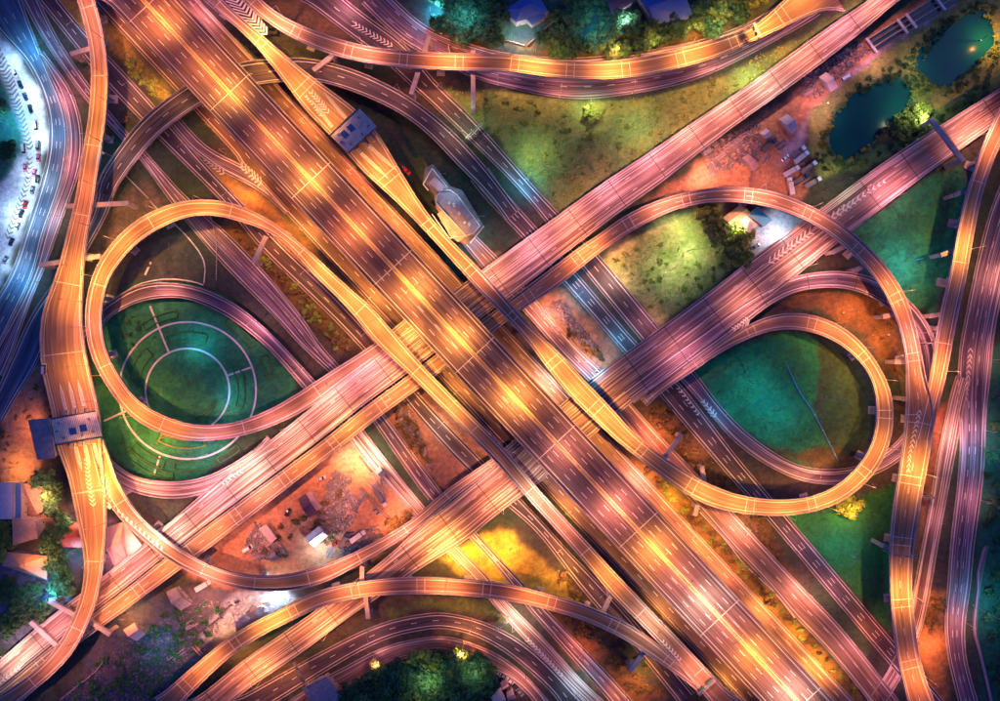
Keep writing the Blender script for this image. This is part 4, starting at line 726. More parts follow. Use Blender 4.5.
# ---------------------------------------------------------------- toll plazas
M['roofm'] = simple('lavender metal roof sheet', (.9, .72, .6), .6, 0, var=.3, scale=.4)
M['roofb'] = simple('blue roof tiles', (.05, .17, .5), .55, var=.25, scale=1.2)
M['roofp'] = simple('purple-brown roof tiles', (.12, .07, .12), .6, var=.25, scale=1.2)
M['roofr'] = simple('red roof sheet', (.5, .12, .09), .55, var=.18, scale=.5)
M['roofo'] = simple('tan roof tiles', (.5, .33, .2), .6, var=.22, scale=.8)
M['roofpk'] = simple('pink roof sheet', (.5, .32, .34), .6, var=.15, scale=.4)
M['roofw'] = simple('pale roof sheet', (.62, .6, .62), .5, .1, var=.12, scale=.5)
M['roofg'] = simple('grey fibre cement roof', (.26, .25, .29), .8, var=.3, scale=.6)
M['blue'] = simple('blue painted steel', (.02, .12, .35), .45, var=.1)
M['wall'] = simple('cream rendered wall', (.5, .44, .4), .85, var=.15, scale=.8)
M['sheet'] = simple('blue tarpaulin', (.05, .3, .5), .6, var=.2)
def inter(a, b, t): return (a[0]+(b[0]-a[0])*t, a[1]+(b[1]-a[1])*t)
def plaza(quad, h, base, label, sky_pos, n=4):
    c0 = W(np.mean([p[0] for p in quad]), np.mean([p[1] for p in quad]), h)
    rt = empty('toll_canopy', (c0[0], c0[1], base)); tag(rt, label, 'toll plaza')
    q = [(x-c0[0], y-c0[1]) for x, y in poly_w(quad, h)]; hh = h-base
    mb = MB(); mb.prism(ccw(q), hh-.5, hh); mb.build('roof', M['roofm'], rt)
    mb = MB()                                            # standing seams of the roof sheets
    for i in range(1, 26):
        t = i/26; a, b = inter(q[0], q[1], t), inter(q[3], q[2], t); mb.tube((a[0], a[1], hh+.03), (b[0], b[1], hh+.03), .1, .1, 4)
    mb.build('roof_seam', M['roofg'], rt)
    mb = MB()
    for a, b in ((q[0], q[1]), (q[3], q[2])):
        mb.tube((a[0], a[1], hh+.1), (b[0], b[1], hh+.1), .35, .35, 6)
    mb.build('gutter', M['dsteel'], rt)
    for (u, v) in sky_pos:
        pts = []
        for du, dv in ((-.07, -.13), (.07, -.13), (.07, .13), (-.07, .13)):
            a = inter(q[0], q[1], u+du); b = inter(q[3], q[2], u+du); pts.append(inter(a, b, v+dv))
        mb = MB(); mb.prism(ccw(pts), hh+.02, hh+.5); mb.build('skylight', M['blue'], rt)
    for (u, v) in ((.15, .2), (.82, .25), (.85, .75), (.2, .8), (.6, .82), (.08, .5)):
        a = inter(inter(q[0], q[1], u), inter(q[3], q[2], u), v); mb = MB(); mb.box(a[0], a[1], hh+.02, 1.1, .8, .6, u*3); mb.build('roof_vent', M['roofg'], rt)
    for i in range(n):
        t = (i+.6)/(n+.2)
        for v in (.15, .85):
            a = inter(inter(q[0], q[1], t), inter(q[3], q[2], t), v); mb = MB(); mb.tube((a[0], a[1], .0), (a[0], a[1], hh-.5), .25, .25, 8); mb.build('column', M['white'], rt)
    return q, c0
def booth(px, py, rz, label):
    x, y, z = W(px, py, 13.1); rt = empty('toll_booth', (x, y, 13.1), rz); tag(rt, label, 'toll booth', 'toll booths between the lanes')
    mb = MB(); mb.box(0, 0, 0, 2.2, 1.4, 2.4); mb.build('cabin', M['white'], rt); mb = MB(); mb.box(0, 0, 1.1, 2.24, 1.44, .8); mb.build('window', M['glassd'], rt)
    mb = MB(); mb.box(0, 0, 2.41, 2.6, 1.8, .15); mb.build('roof', M['roofg'], rt)
def island(p, q, label, wd=1.6):
    a, b = Vector(W(*p, 13.05)), Vector(W(*q, 13.05)); m_ = (a+b)/2; rz = math.atan2((b-a).y, (b-a).x); Lg = (b-a).length; o_ = empty('lane_island', tuple(m_), rz)
    tag(o_, label, 'traffic island', 'raised lane islands at the toll plazas')
    mb = MB(); pts = [(-Lg/2, -.1), (-Lg/2+Lg*.35, -wd/2), (Lg/2, -wd/2), (Lg/2, wd/2), (-Lg/2+Lg*.35, wd/2), (-Lg/2, .1)]
    mb.prism(pts, 0, .22); mb.build('kerb', M['paint'], o_); mb = MB(); mb.prism([(x*.94, y*.8) for x, y in pts], .22, .27); mb.build('paving', M['conc'], o_)
plaza([(330, 135), (359, 108), (377, 127), (349, 153)], 19, 13, 'lavender canopy of the upper toll plaza with two blue skylights', [(.27, .35), (.50, .35)], 3)
plaza([(51, 419), (95, 411), (102, 437), (56, 445)], 19, 13, 'lavender canopy of the lower left toll plaza with two blue skylights', [(.42, .6), (.66, .55)], 4)
for i, (x, y) in enumerate([(360, 152), (367, 146), (373, 140)]): booth(x, y, R_(-47), f'{("left", "middle", "right")[i]} toll booth below the upper lavender canopy')
for i, (x, y) in enumerate([(67, 412), (76, 411), (85, 410)]): booth(x, y, R_(80), f'{("left", "middle", "right")[i]} toll booth above the lower left lavender canopy')
for i, (x, y) in enumerate([(74, 445), (83, 443), (91, 441)]): booth(x, y, R_(80), f'{("left", "middle", "right")[i]} toll booth below the lower left lavender canopy')
for i, (p, q) in enumerate([((60, 384), (66, 410)), ((69, 382), (75, 408)), ((78, 380), (84, 406))]): island(p, q, f'{("left", "middle", "right")[i]} tapered island above the lower left toll canopy')
for i, (p, q) in enumerate([((82, 470), (76, 447)), ((90, 466), (85, 445)), ((99, 464), (94, 443))]): island(p, q, f'{("left", "middle", "right")[i]} tapered island below the lower left toll canopy')
for i, (p, q) in enumerate([((388, 178), (360, 152)), ((396, 170), (368, 145))]): island(p, q, f'{("left", "right")[i]} tapered island below the upper toll canopy')
for i, (p, q) in enumerate([((312, 100), (332, 127)), ((324, 92), (346, 118))]): island(p, q, f'{("left", "right")[i]} tapered island above the upper toll canopy')

# ---------------------------------------------------------------- buildings
def house(quad, h, label, roof, wall='wall', kind='gable', base=0, cat='house', name='house', ribs=0, over=.4):
    """quad: roof corners in photo pixels at eaves height h; ridge runs along side 0-1"""
    q = poly_w(quad, h); cx = sum(p[0] for p in q)/4; cy = sum(p[1] for p in q)/4
    rt = empty(name, (cx, cy, base)); tag(rt, label, cat); q = [(x-cx, y-cy) for x, y in q]
    a, b, c_, d = q; L_ = math.dist(a, b); D = math.dist(b, c_); hh = h-base
    sh = [(x*(1-2*over/max(L_, 1)), y*(1-2*over/max(D, 1))) for x, y in q]
    mb = MB(); mb.prism(ccw(sh), 0, hh-.05); mb.build('wall', M[wall], rt)
    rise = 0 if kind == 'flat' else D*.25
    m1, m2 = inter(a, d, .5), inter(b, c_, .5)
    if kind == 'hip': m1, m2 = inter(m1, m2, min(.45, D/2/L_)), inter(m2, m1, min(.45, D/2/L_))
    mb = MB(); t = .18
    if kind == 'flat': mb.prism(ccw(q), hh, hh+.25)
    else:
        A, B, C_, D_ = [(*p, hh) for p in q]; P1, P2 = (*m1, hh+rise), (*m2, hh+rise)
        mb.quad(A, B, P2, P1); mb.quad(C_, D_, P1, P2); n = len(mb.v); mb.v += [A, P1, D_, B, C_, P2]; mb.f += [(n, n+1, n+2), (n+3, n+4, n+5)]; mb.m += [0, 0]
        mb.prism(ccw(q), hh-t, hh-.01)
    ro = mb.build('roof', M[roof], rt)
    if kind != 'flat':
        rd = MB(); rd.tube((*m1, hh+rise+.05), (*m2, hh+rise+.05), .18, .18, 6); rd.build('ridge_cap', M[roof], ro)
    if ribs:
        rb = MB()
        for i in range(1, ribs):
            u = i/ribs; e0, e1 = inter(a, b, u), inter(d, c_, u); z_ = hh+.27 if kind == 'flat' else hh+.03; mm = inter(e0, e1, .5); zm = z_ if kind == 'flat' else hh+rise+.03
            if kind == 'hip' and not .3 < u < .7: continue
            rb.tube((*e0, z_), (*mm, zm), .07, .07, 4); rb.tube((*mm, zm), (*e1, z_), .07, .07, 4)
        if rb.f: rb.build('roof_seam', M[roof], ro)
    if kind == 'flat':
        pr = MB()
        for i in range(4):
            p, s_ = q[i], q[(i+1) % 4]; pr.box((p[0]+s_[0])/2, (p[1]+s_[1])/2, hh+.25, math.dist(p, s_), .2, .4, math.atan2(s_[1]-p[1], s_[0]-p[0]))
        pr.build('roof_edge', M[wall], ro)
    for (p, s_) in ((sh[0], sh[1]), (sh[2], sh[3]), (sh[1], sh[2])):
        k = max(1, int(math.dist(p, s_)/3.5)); rz = math.atan2(s_[1]-p[1], s_[0]-p[0])
        for i in range(k):
            x, y = inter(p, s_, (i+.5)/k); w_ = MB(); w_.box(x, y, 1.0, 1.2, .14, 1.2, rz); fr = w_.build('window', M['white'], rt)
            g_ = MB(); g_.box(x, y, 1.1, 1.0, .2, 1.0, rz); g_.build('pane', M['glassd'], fr)
    return rt
H_ = house
H_([(504, 10), (535, -10), (549, 12), (516, 22)], 7, 'two-storey house with a bright blue tiled roof at the top edge', 'roofb', kind='hip', ribs=12)
H_([(524, 17), (536, 10), (546, 16), (532, 25)], 5.5, 'low wing of the blue-roofed house, facing the fence', 'roofb', ribs=6)
H_([(604, -4), (625, -14), (634, 1), (612, 16)], 7, 'house with a dark purple roof at the top edge', 'roofp', kind='gable', ribs=8)
H_([(638, -3), (672, -18), (694, 18), (655, 24)], 6, 'long warehouse roof in bright blue sheet at the top', 'roofb', 'wall', 'gable', cat='warehouse', name='warehouse', ribs=18)
H_([(563, 30), (571, 24), (578, 33), (571, 40)], 4, 'tiny shed with a grey roof beside the top fence', 'roofg', ribs=5, cat='shed', name='shed')
H_([(447, 22), (468, 10), (476, 24), (456, 36)], 5, 'dim slate-roofed house among the trees at the top', 'roofg', ribs=9)
H_([(-5, 483), (14, 482), (14, 519), (-5, 519)], 7, 'pale flat-roofed house cut by the left edge', 'roofw', kind='flat')
H_([(14, 483), (22, 482), (22, 519), (14, 519)], 5, 'low blue-roofed annex beside the pale flat-roofed house', 'roofb', kind='flat', cat='annex', name='annex')
H_([(24, 484), (52, 482), (56, 503), (38, 514), (24, 514)][:4], 3, 'low orange-lit terrace roof between the house and the dark trees', 'roofo', kind='flat', cat='annex', name='annex')
H_([(13, 518), (36, 520), (38, 538), (14, 545)], 8, 'stepped orange-lit apartment block with parapets', 'roofo', kind='flat', cat='apartment block', name='apartment_block')
H_([(2, 566), (8, 552), (48, 556), (47, 580)], 6, 'villa with a large tan hipped roof at lower left', 'roofo', kind='hip', ribs=10)
H_([(62, 523), (84, 523), (85, 548), (63, 547)], 5, 'square house with a red sheet roof beside the left ramp', 'roofr', kind='gable', ribs=12)
H_([(107, 527), (123, 522), (127, 558), (114, 566)], 5, 'warehouse with a pink sheet roof between the two left ramps', 'roofpk', kind='gable', cat='warehouse', name='warehouse', ribs=10)
H_([(124, 522), (142, 545), (128, 556), (126, 545)], 5, 'triangular pink-roofed shed beside the pink ramp', 'roofpk', kind='flat', cat='shed', name='shed')
H_([(29, 420), (50, 418), (56, 457), (38, 460)], 14, 'toll office with a dark recessed roof left of the canopy', 'roofg', kind='flat', cat='office', name='toll_office')
H_([(306, 493), (311, 491), (322, 507), (317, 511)], 3, 'narrow pink-roofed hut in the orange workyard', 'roofpk', cat='hut', name='hut', ribs=6)
H_([(298, 499), (305, 494), (317, 512), (310, 518)], 4, 'dark-roofed site hut in the orange workyard', 'roofp', cat='hut', name='hut', ribs=8)
H_([(305, 537), (319, 526), (328, 536), (314, 547)], 4, 'white ribbed shed above the cold lamp of the workyard', 'roofw', cat='shed', name='shed', ribs=7)
H_([(259, 529), (266, 524), (277, 538), (271, 543)], 3, 'long lean-to with a pinkish roof at the left of the workyard', 'roofpk', 'wall', 'flat', cat='shed', name='shed')
H_([(166, 592), (176, 587), (192, 604), (181, 611)], 3.5, 'grey corrugated shed on the scrubby plot at lower left', 'roofg', cat='shed', name='shed', ribs=9)
H_([(123, 630), (134, 623), (146, 634), (137, 641)], 3.5, 'pinkish corrugated shed beside the blue scrub', 'roofpk', cat='shed', name='shed', ribs=8)
H_([(722, 218), (740, 205), (751, 213), (733, 228)], 4, 'low shed with a cream sheet roof under the salmon arch', 'roofo', cat='shed', name='shed', ribs=8)
H_([(748, 215), (757, 207), (772, 220), (764, 227)], 4.5, 'lorry canopy with a blue edge beneath the salmon arch', 'sheet', cat='canopy', name='canopy', kind='flat')
H_([(738, 222), (746, 215), (758, 225), (748, 232)], 4, 'white-roofed lean-to beside the blue canopy', 'roofw', kind='flat', cat='shed', name='shed')
H_([(819, 77), (826, 72), (838, 87), (831, 92)], 3.5, 'long pale container shed on the gravel track', 'roofw', cat='shed', name='shed', ribs=10)
H_([(779, 119), (787, 114), (799, 127), (792, 134)], 3.5, 'ribbed white shed by the gravel track near the lorries', 'roofw', cat='shed', name='shed', ribs=10)
H_([(742, 158), (748, 154), (759, 166), (753, 171)], 3, 'pink-roofed container in the orange workyard', 'roofpk', cat='shed', name='shed', ribs=7)
H_([(479, 669), (486, 666), (493, 675), (484, 681)], 4, 'uppermost small lavender roof beside the bottom grove', 'roofm', cat='house', ribs=6)
H_([(481, 681), (488, 677), (494, 684), (486, 690)], 4, 'cream little roof beside the bottom grove', 'roofo', ribs=6)
H_([(500, 683), (506, 679), (509, 686), (503, 690)], 4, 'small pinkish roof right of the cream one at the bottom', 'roofpk', ribs=5)
H_([(489, 691), (500, 687), (506, 700), (494, 704)], 4, 'lavender roof cut by the bottom edge', 'roofm', ribs=7)
H_([(506, 692), (512, 689), (516, 698), (508, 701)], 4, 'tiny grey roof at the bottom edge', 'roofg', ribs=5)
# bluish platform over the bottom curve
H_([(303, 688), (326, 676), (346, 700), (318, 716)], 6, 'dark flat-topped pump house under the bottom curve', 'roofg', kind='flat', cat='building', name='pump_house')

H_([(375, 470), (380, 466), (386, 474), (381, 478)], 3, 'small grey plant cabin by the top of the workyard road', 'roofg', cat='hut', name='hut', ribs=4)
H_([(268, 556), (274, 551), (279, 558), (273, 562)], 3, 'small grey cabin by the curved ramp at the workyard edge', 'roofg', cat='hut', name='hut', ribs=4)
H_([(350, 552), (357, 547), (361, 552), (354, 557)], 3, 'small dark cabin squeezed against the curved ramp', 'roofp', cat='hut', name='hut', ribs=4)
H_([(700, 150), (707, 145), (712, 151), (705, 156)], 3, 'small grey cabin beside the pink viaduct', 'roofg', cat='hut', name='hut', ribs=4)
H_([(760, 133), (766, 128), (772, 135), (766, 139)], 3, 'small pale cabin left of the ribbed track shed', 'roofw', cat='hut', name='hut', ribs=4)
# service building on its own deck beside the toll road
rt = empty('service_building', W(456, 208, 13)); tag(rt, 'service building with a rounded end and bright roof terrace beside the upper toll road', 'building')
o0 = W(456, 208, 13)
def loc(P, h): return [(x-o0[0], y-o0[1]) for x, y in poly_w(P, h)]
slab = [(425, 168), (433, 164), (450, 186), (462, 190), (484, 226), (479, 232), (466, 245), (458, 240), (446, 222), (436, 208), (434, 194), (423, 184)]
mb = MB(); mb.prism(ccw(loc(slab, 13)), -1.2, -.01); mb.build('deck', M['conc_d'], rt)
for x, y in ((432, 175), (446, 195), (472, 222), (460, 238), (440, 208)):
    mb = MB(); lx = loc([(x, y)], 13)[0]; mb.tube((lx[0], lx[1], -13.3), (lx[0], lx[1], -1.2), .8, .8, 10); mb.build('column', M['conc'], rt)
body = [(436, 203), (437, 196), (442, 191), (450, 190), (457, 195), (480, 226), (474, 233), (466, 236)]
mb = MB(); mb.prism(ccw(loc(body, 17)), 0, 4, top=1); mb.build('wall', [M['wall'], M['roofg']], rt)
B_ = loc(body, 17)
for i in range(len(B_)):
    a, b = B_[i], B_[(i+1) % len(B_)]; mb = MB(); mb.box((a[0]+b[0])/2, (a[1]+b[1])/2, 4, math.dist(a, b)+.3, .3, .9, math.atan2(b[1]-a[1], b[0]-a[0])); mb.build('roof_parapet', M['white'], rt)
R2_ = loc([(455, 205), (462, 202), (473, 217), (466, 221)], 18); mb = MB(); mb.prism(ccw(R2_), 4.01, 5.2); mb.build('plant_room', M['roofg'], rt)
for i in range(9):
    x, y = loc([(449+i*2.6+(i % 2)*2, 203+i*3.2-(i % 3)*2)], 18)[0]; mb = MB(); mb.box(x, y, 4.01, 1.3, 1.0, .9, .7); mb.build('air_conditioner', M['white'], rt)
W1 = loc([(435, 176), (446, 187), (439, 192), (429, 182)], 17); mb = MB(); mb.prism(ccw(W1), 3.2, 3.5); mb.build('walkway_roof', M['roofpk'], rt)
for x, y in W1: mb = MB(); mb.tube((x*.98, y*.98, 0), (x*.98, y*.98, 3.2), .15, .15, 6); mb.build('post', M['white'], rt)
for a, b in (((423, 184), (432, 168)), ((432, 168), (448, 188)), ((423, 184), (428, 190)), ((432, 214), (449, 238)), ((449, 238), (470, 235)), ((484, 226), (470, 243))):
    a, b = loc([a, b], 14.2); mb = MB(); mb.box((a[0]+b[0])/2, (a[1]+b[1])/2, 0, math.dist(a, b), .35, 1.2, math.atan2(b[1]-a[1], b[0]-a[0])); mb.build('terrace_wall', M['white'], rt)
P2 = loc([(437, 214), (443, 210), (466, 236), (458, 242), (450, 236)], 13); mb = MB(); mb.prism(ccw(P2), .0, .08); mb.build('terrace', M['conc'], rt)

# unfinished trench bridge at the top right
o0 = W(905, 25, 2); rt = empty('unfinished_bridge', o0); tag(rt, 'unfinished bridge of dark girders and pale crossbeams at top right', 'bridge')
A0, B0 = (866, 40), (976, -28); A1, B1 = (875, 52), (985, -16)
mb = MB(); mb.prism(ccw(loc([A0, B0, B1, A1], 2)), -1.2, -.6); mb.build('trench_floor', M['dsteel'], rt)
for k in range(4):
    t = k/3; p, q = loc([inter(A0, A1, t), inter(B0, B1, t)], 2); mb = MB(); mb.box((p[0]+q[0])/2, (p[1]+q[1])/2, -.6, math.dist(p, q), .5, 1.4, math.atan2(q[1]-p[1], q[0]-p[0])); mb.build('girder', M['conc'] if k in (0, 2) else M['conc_d'], rt)
for t in (0, .28, .36, .62, .9):
    p, q = loc([inter(A0, B0, t), inter(A1, B1, t)], 2); mb = MB(); mb.box((p[0]+q[0])/2, (p[1]+q[1])/2, .82, math.dist(p, q)+1.5, 1.2, .6, math.atan2(q[1]-p[1], q[0]-p[0])); mb.build('crossbeam', M['roofw'], rt)

# boundary walls and fences
def wallrun(pts, h, label, mt='conc', th=.3, posts=6, name='wall', z=0):
    P = [W(x, y, h) for x, y in pts]; rt = empty(name, (P[0][0], P[0][1], z)); tag(rt, label, name.split('_')[-1]); o_ = P[0]
    P = catmull([p[:2] for p in P], 3) if len(P) > 2 else np.array([p[:2] for p in P])
    mb = MB()
    for a, b in zip(P[:-1], P[1:]): mb.box((a[0]+b[0])/2-o_[0], (a[1]+b[1])/2-o_[1], 0, math.dist(a, b)+.1, th, h, math.atan2(b[1]-a[1], b[0]-a[0]))
    mb.build('panel', M[mt], rt); acc = 0
    for a, b in zip(P[:-1], P[1:]):
        acc += math.dist(a, b)
        if acc > posts: acc = 0; m_ = MB(); m_.box(b[0]-o_[0], b[1]-o_[1], 0, .5, .5, h+.25); m_.build('post', M['conc'], rt)
wallrun([(490, 37), (505, 40), (525, 45)], 2.2, 'pale garden wall in front of the blue-roofed house')
wallrun([(527, 45), (550, 24), (575, 5)], 2.0, 'long wall climbing away from the blue-roofed house')
wallrun([(452, 25), (473, 34)], 2.0, 'short wall left of the blue-roofed house, above the road')
wallrun([(985, 548), (979, 570), (978, 590), (975, 629), (981, 655), (987, 680), (993, 708)], 1.2, 'pale boundary wall beside the dark field at lower right', 'roofpk', .8)
wallrun([(209, 210), (216, 243), (216, 280)][::1], .6, 'thin kerb wall crossing the inside of the left loop')
wallrun([(125, 175), (148, 198)], .6, 'thin pale wall near the shade of the dark ramp', 'roofw')
wallrun([(150, 201), (160, 212)], .6, 'short pale wall stub above the left loop', 'roofw')
wallrun([(165, 215), (190, 240), (204, 262), (204, 283)], .7, 'bent pale wall inside the top of the left loop', 'roofw', .5)
wallrun([(121, 294), (140, 284), (165, 279), (190, 281), (203, 285)], .8, 'curved pale wall just above the magenta ramp', 'roofw', .6)
wallrun([(787, 365), (800, 392), (815, 415), (838, 460)], .8, 'straight drain wall crossing the lawn of the right loop', 'sheet', .5)
wallrun([(359, 457), (372, 473)], 1.5, 'dark retaining wall beside the workyard road', 'dsteel', .6)
wallrun([(185, 645), (200, 632), (215, 622), (228, 607), (240, 601)], 1.2, 'dark crooked retaining wall beside the orange-lit slope', 'dsteel', .8)
wallrun([(60, 700), (75, 688), (95, 672), (104, 660)], 1.2, 'pinkish wall running into the lower left corner', 'roofpk', .5)
wallrun([(700, 512), (728, 543), (745, 565), (774, 592), (795, 618)], .8, 'white-capped low wall along the ditch side of the brown road', 'roofw', .4)

# long steel beams lying in the workyard
for p, q, lb in [((359, 487), (392, 523), 'long dark beam lying across the workyard'), ((374, 476), (388, 502), 'truss-like girder lying by the workyard road'), ((380, 477), (386, 501), 'second girder lying parallel by the workyard road'), ((352, 545), (368, 533), 'stack of pink beams in the lower workyard'), ((354, 549), (371, 536), 'longer stack of beams behind the pink stack'),
                 ((757, 152), (772, 138), 'dark trailer frame near the white ribbed shed'), ((722, 150), (748, 132), 'orange excavated girder by the pink viaduct'), ((168, 662), (185, 650), 'pink plank bridge in the blue scrub'), ((193, 646), (201, 655), 'white double beam across the ditch at the bottom left')]:
    a, b = Vector(W(*p, 1)), Vector(W(*q, 1)); m_ = (a+b)/2; rt = empty('steel_beam', (m_.x, m_.y, 0), math.atan2((b-a).y, (b-a).x)); tag(rt, lb, 'beam', 'beams lying in the yards'); Lg = (b-a).length
    for i, (y_, z_) in enumerate(((-.7, .1), (.7, .1))): mb = MB(); mb.box(0, y_, z_, Lg, .35, .8); mb.build('flange', M['conc_d' if 'dark' in lb else 'roofpk'], rt)
    mb = MB()
    for i in range(int(Lg/2)): mb.box(-Lg/2+1+i*2, 0, .25, .25, 1.05, .5)
    mb.build('web', M['conc_d'], rt)

STK = [(343, 496, 30, 'pale timber stack at the top of the workyard heap'), (352, 503, 120, 'timber stack in the middle of the workyard heap'), (340, 508, 40, 'timber stack left of the heap beside the dark hut'), (361, 498, 60, 'timber stack at the right end of the workyard heap'), (333, 515, 150, 'timber stack below the dark-roofed hut'),
       (268, 543, 40, 'timber stack beside the long lean-to'), (281, 549, 130, 'timber stack left of the white ribbed shed'), (258, 555, 20, 'timber stack at the lower left tip of the workyard'), (365, 540, 35, 'timber stack by the curved ramp in the workyard'), (330, 552, 60, 'timber stack below the white ribbed shed'), (375, 487, 130, 'timber stack beside the two girders'),
       (722, 156, 40, 'timber stack beside the orange girder'), (738, 143, 35, 'timber stack under the edge of the pink viaduct'), (712, 166, 120, 'timber stack at the dark end of the right workyard'), (766, 158, 50, 'timber stack left of the parked lorries'), (782, 145, 40, 'timber stack below the ribbed white shed'), (808, 92, 30, 'white heap of panels between the two track sheds'),
       (400, 412, 130, 'dark timber stack in the left dirt strip, upper one'), (412, 428, 130, 'dark timber stack in the left dirt strip, lower one'), (556, 330, 140, 'timber stack on the orange dirt wedge'), (545, 312, 120, 'small timber stack at the top of the orange dirt wedge'), (190, 625, 30, 'timber stack on the lower left scrubland'), (265, 604, 30, 'white panel stack on the bluish yard'), (252, 612, 60, 'grey panel stack at the left of the bluish yard')]
PLK = MB(); PLK.box(0, 0, 0, 5.5, .32, .22); PLK = PLK.mesh('plank', M['roofpk']); PLK2 = MB(); PLK2.box(0, 0, 0, 5.5, .32, .22); PLK2 = PLK2.mesh('plank', M['conc_d'])
for i_, (px, py, dg, lb) in enumerate(STK):
    x, y, _ = W(px, py, 1); rt = empty('timber_stack', (x, y, .5), R_(dg)); tag(rt, lb, 'timber stack', 'stacks of timber and panels in the yards')
    for k in range(14):
        o_ = link('plank', (PLK, PLK2)[random.random() < .6], rt, (random.uniform(-.8, .8), (k % 7-3)*.5+random.uniform(-.1, .1), .25*(k//7)), random.uniform(-.14, .14)); o_.scale = (random.uniform(.6, 1.2), 1, 1)

# ---------------------------------------------------------------- garden inside the left loop
gc = np.array([187.5, 390.5]); M['roofpath'] = simple('pale path paving', (.6, .62, .6), .8, var=.15)
def ringpath(rad, w_, label, a0=0, a1=360):
    mb = MB(); n = 96
    for i in range(n):
        t0 = R_(a0+(a1-a0)*i/n); t1 = R_(a0+(a1-a0)*(i+1)/n); P = []
        for t, r_ in ((t0, rad-w_), (t0, rad+w_), (t1, rad+w_), (t1, rad-w_)):
            x, y, _ = W(gc[0]+r_*math.cos(t), gc[1]+r_*math.sin(t), .3); P.append((x, y))
        mb.prism(ccw(P), -.1, .38)
    o_ = mb.build('path', M['roofpath']); tag(o_, kind='structure')
ringpath(42, .9, ''); ringpath(68.5, .9, '')
for p, q in [((150, 306), (169, 353)), ((226, 376), (252, 367)), ((160, 456), (154, 475)), ((104, 421), (126, 411)), ((145, 275), (151, 262))]:
    a, b = W(*p, .3), W(*q, .3); mb = MB(); mb.box((a[0]+b[0])/2, (a[1]+b[1])/2, .08, math.dist(a[:2], b[:2]), .9, .33, math.atan2(b[1]-a[1], b[0]-a[0])); tag(mb.build('path', M['roofpath']), kind='structure')
M['hedge'] = simple('clipped hedge', (.05, .2, .05), .9, var=.5, scale=1.5, bump=.8)
M['hedgey'] = simple('yellowish hedge', (.25, .28, .05), .9, var=.5, scale=1.5, bump=.8)
def bed(r0, r1, a0, a1, label, mt='hedge'):
    n = 14; pts = [(gc[0]+r0*math.cos(R_(a0+(a1-a0)*i/n)), gc[1]+r0*math.sin(R_(a0+(a1-a0)*i/n))) for i in range(n+1)]+[(gc[0]+r1*math.cos(R_(a1-(a1-a0)*i/n)), gc[1]+r1*math.sin(R_(a1-(a1-a0)*i/n))) for i in range(n+1)]
    o_ = W(*pts[0], 0); rt = empty('hedge', o_); tag(rt, label, 'hedge', 'low hedges of the circular garden'); P = [W(*p, .5) for p in pts]; P.append(P[0]); mb = MB()
    for a, b in zip(P[:-1], P[1:]): mb.box((a[0]+b[0])/2-o_[0], (a[1]+b[1])/2-o_[1], 0, math.dist(a[:2], b[:2])+.2, .55+random.random()*.2, .7+random.random()*.25, math.atan2(b[1]-a[1], b[0]-a[0]))
    mb.build('foliage', M[mt], rt)
for a in [(74, 81, 235, 262, 'curved hedge outline above the outer ring path, left one'), (76, 82, 300, 326, 'curved hedge outline above the outer ring path, right one'), (50, 58, 248, 290, 'hedge outline between the ring paths, upper'), (50, 57, 335, 378, 'hedge outline between the ring paths, right side'), (50, 60, 190, 225, 'hedge outline between the ring paths, upper left'),
          (74, 82, 108, 135, 'green hedge outline below the outer ring path, left'), (73, 80, 70, 100, 'green hedge outline below the outer ring path, middle'), (73, 79, 48, 66, 'green hedge outline below the outer ring path, right'), (84, 90, 100, 140, 'outermost green hedge line below the loop'), (80, 87, 335, 350, 'small hedge by the magenta ramp')]: bed(*a)
bed(50, 58, 72, 120, 'yellow-lit hedge outline below the loop ramp', 'hedgey'); bed(28, 31, 20, 75, 'faint hedge arc inside the inner ring', 'hedge')

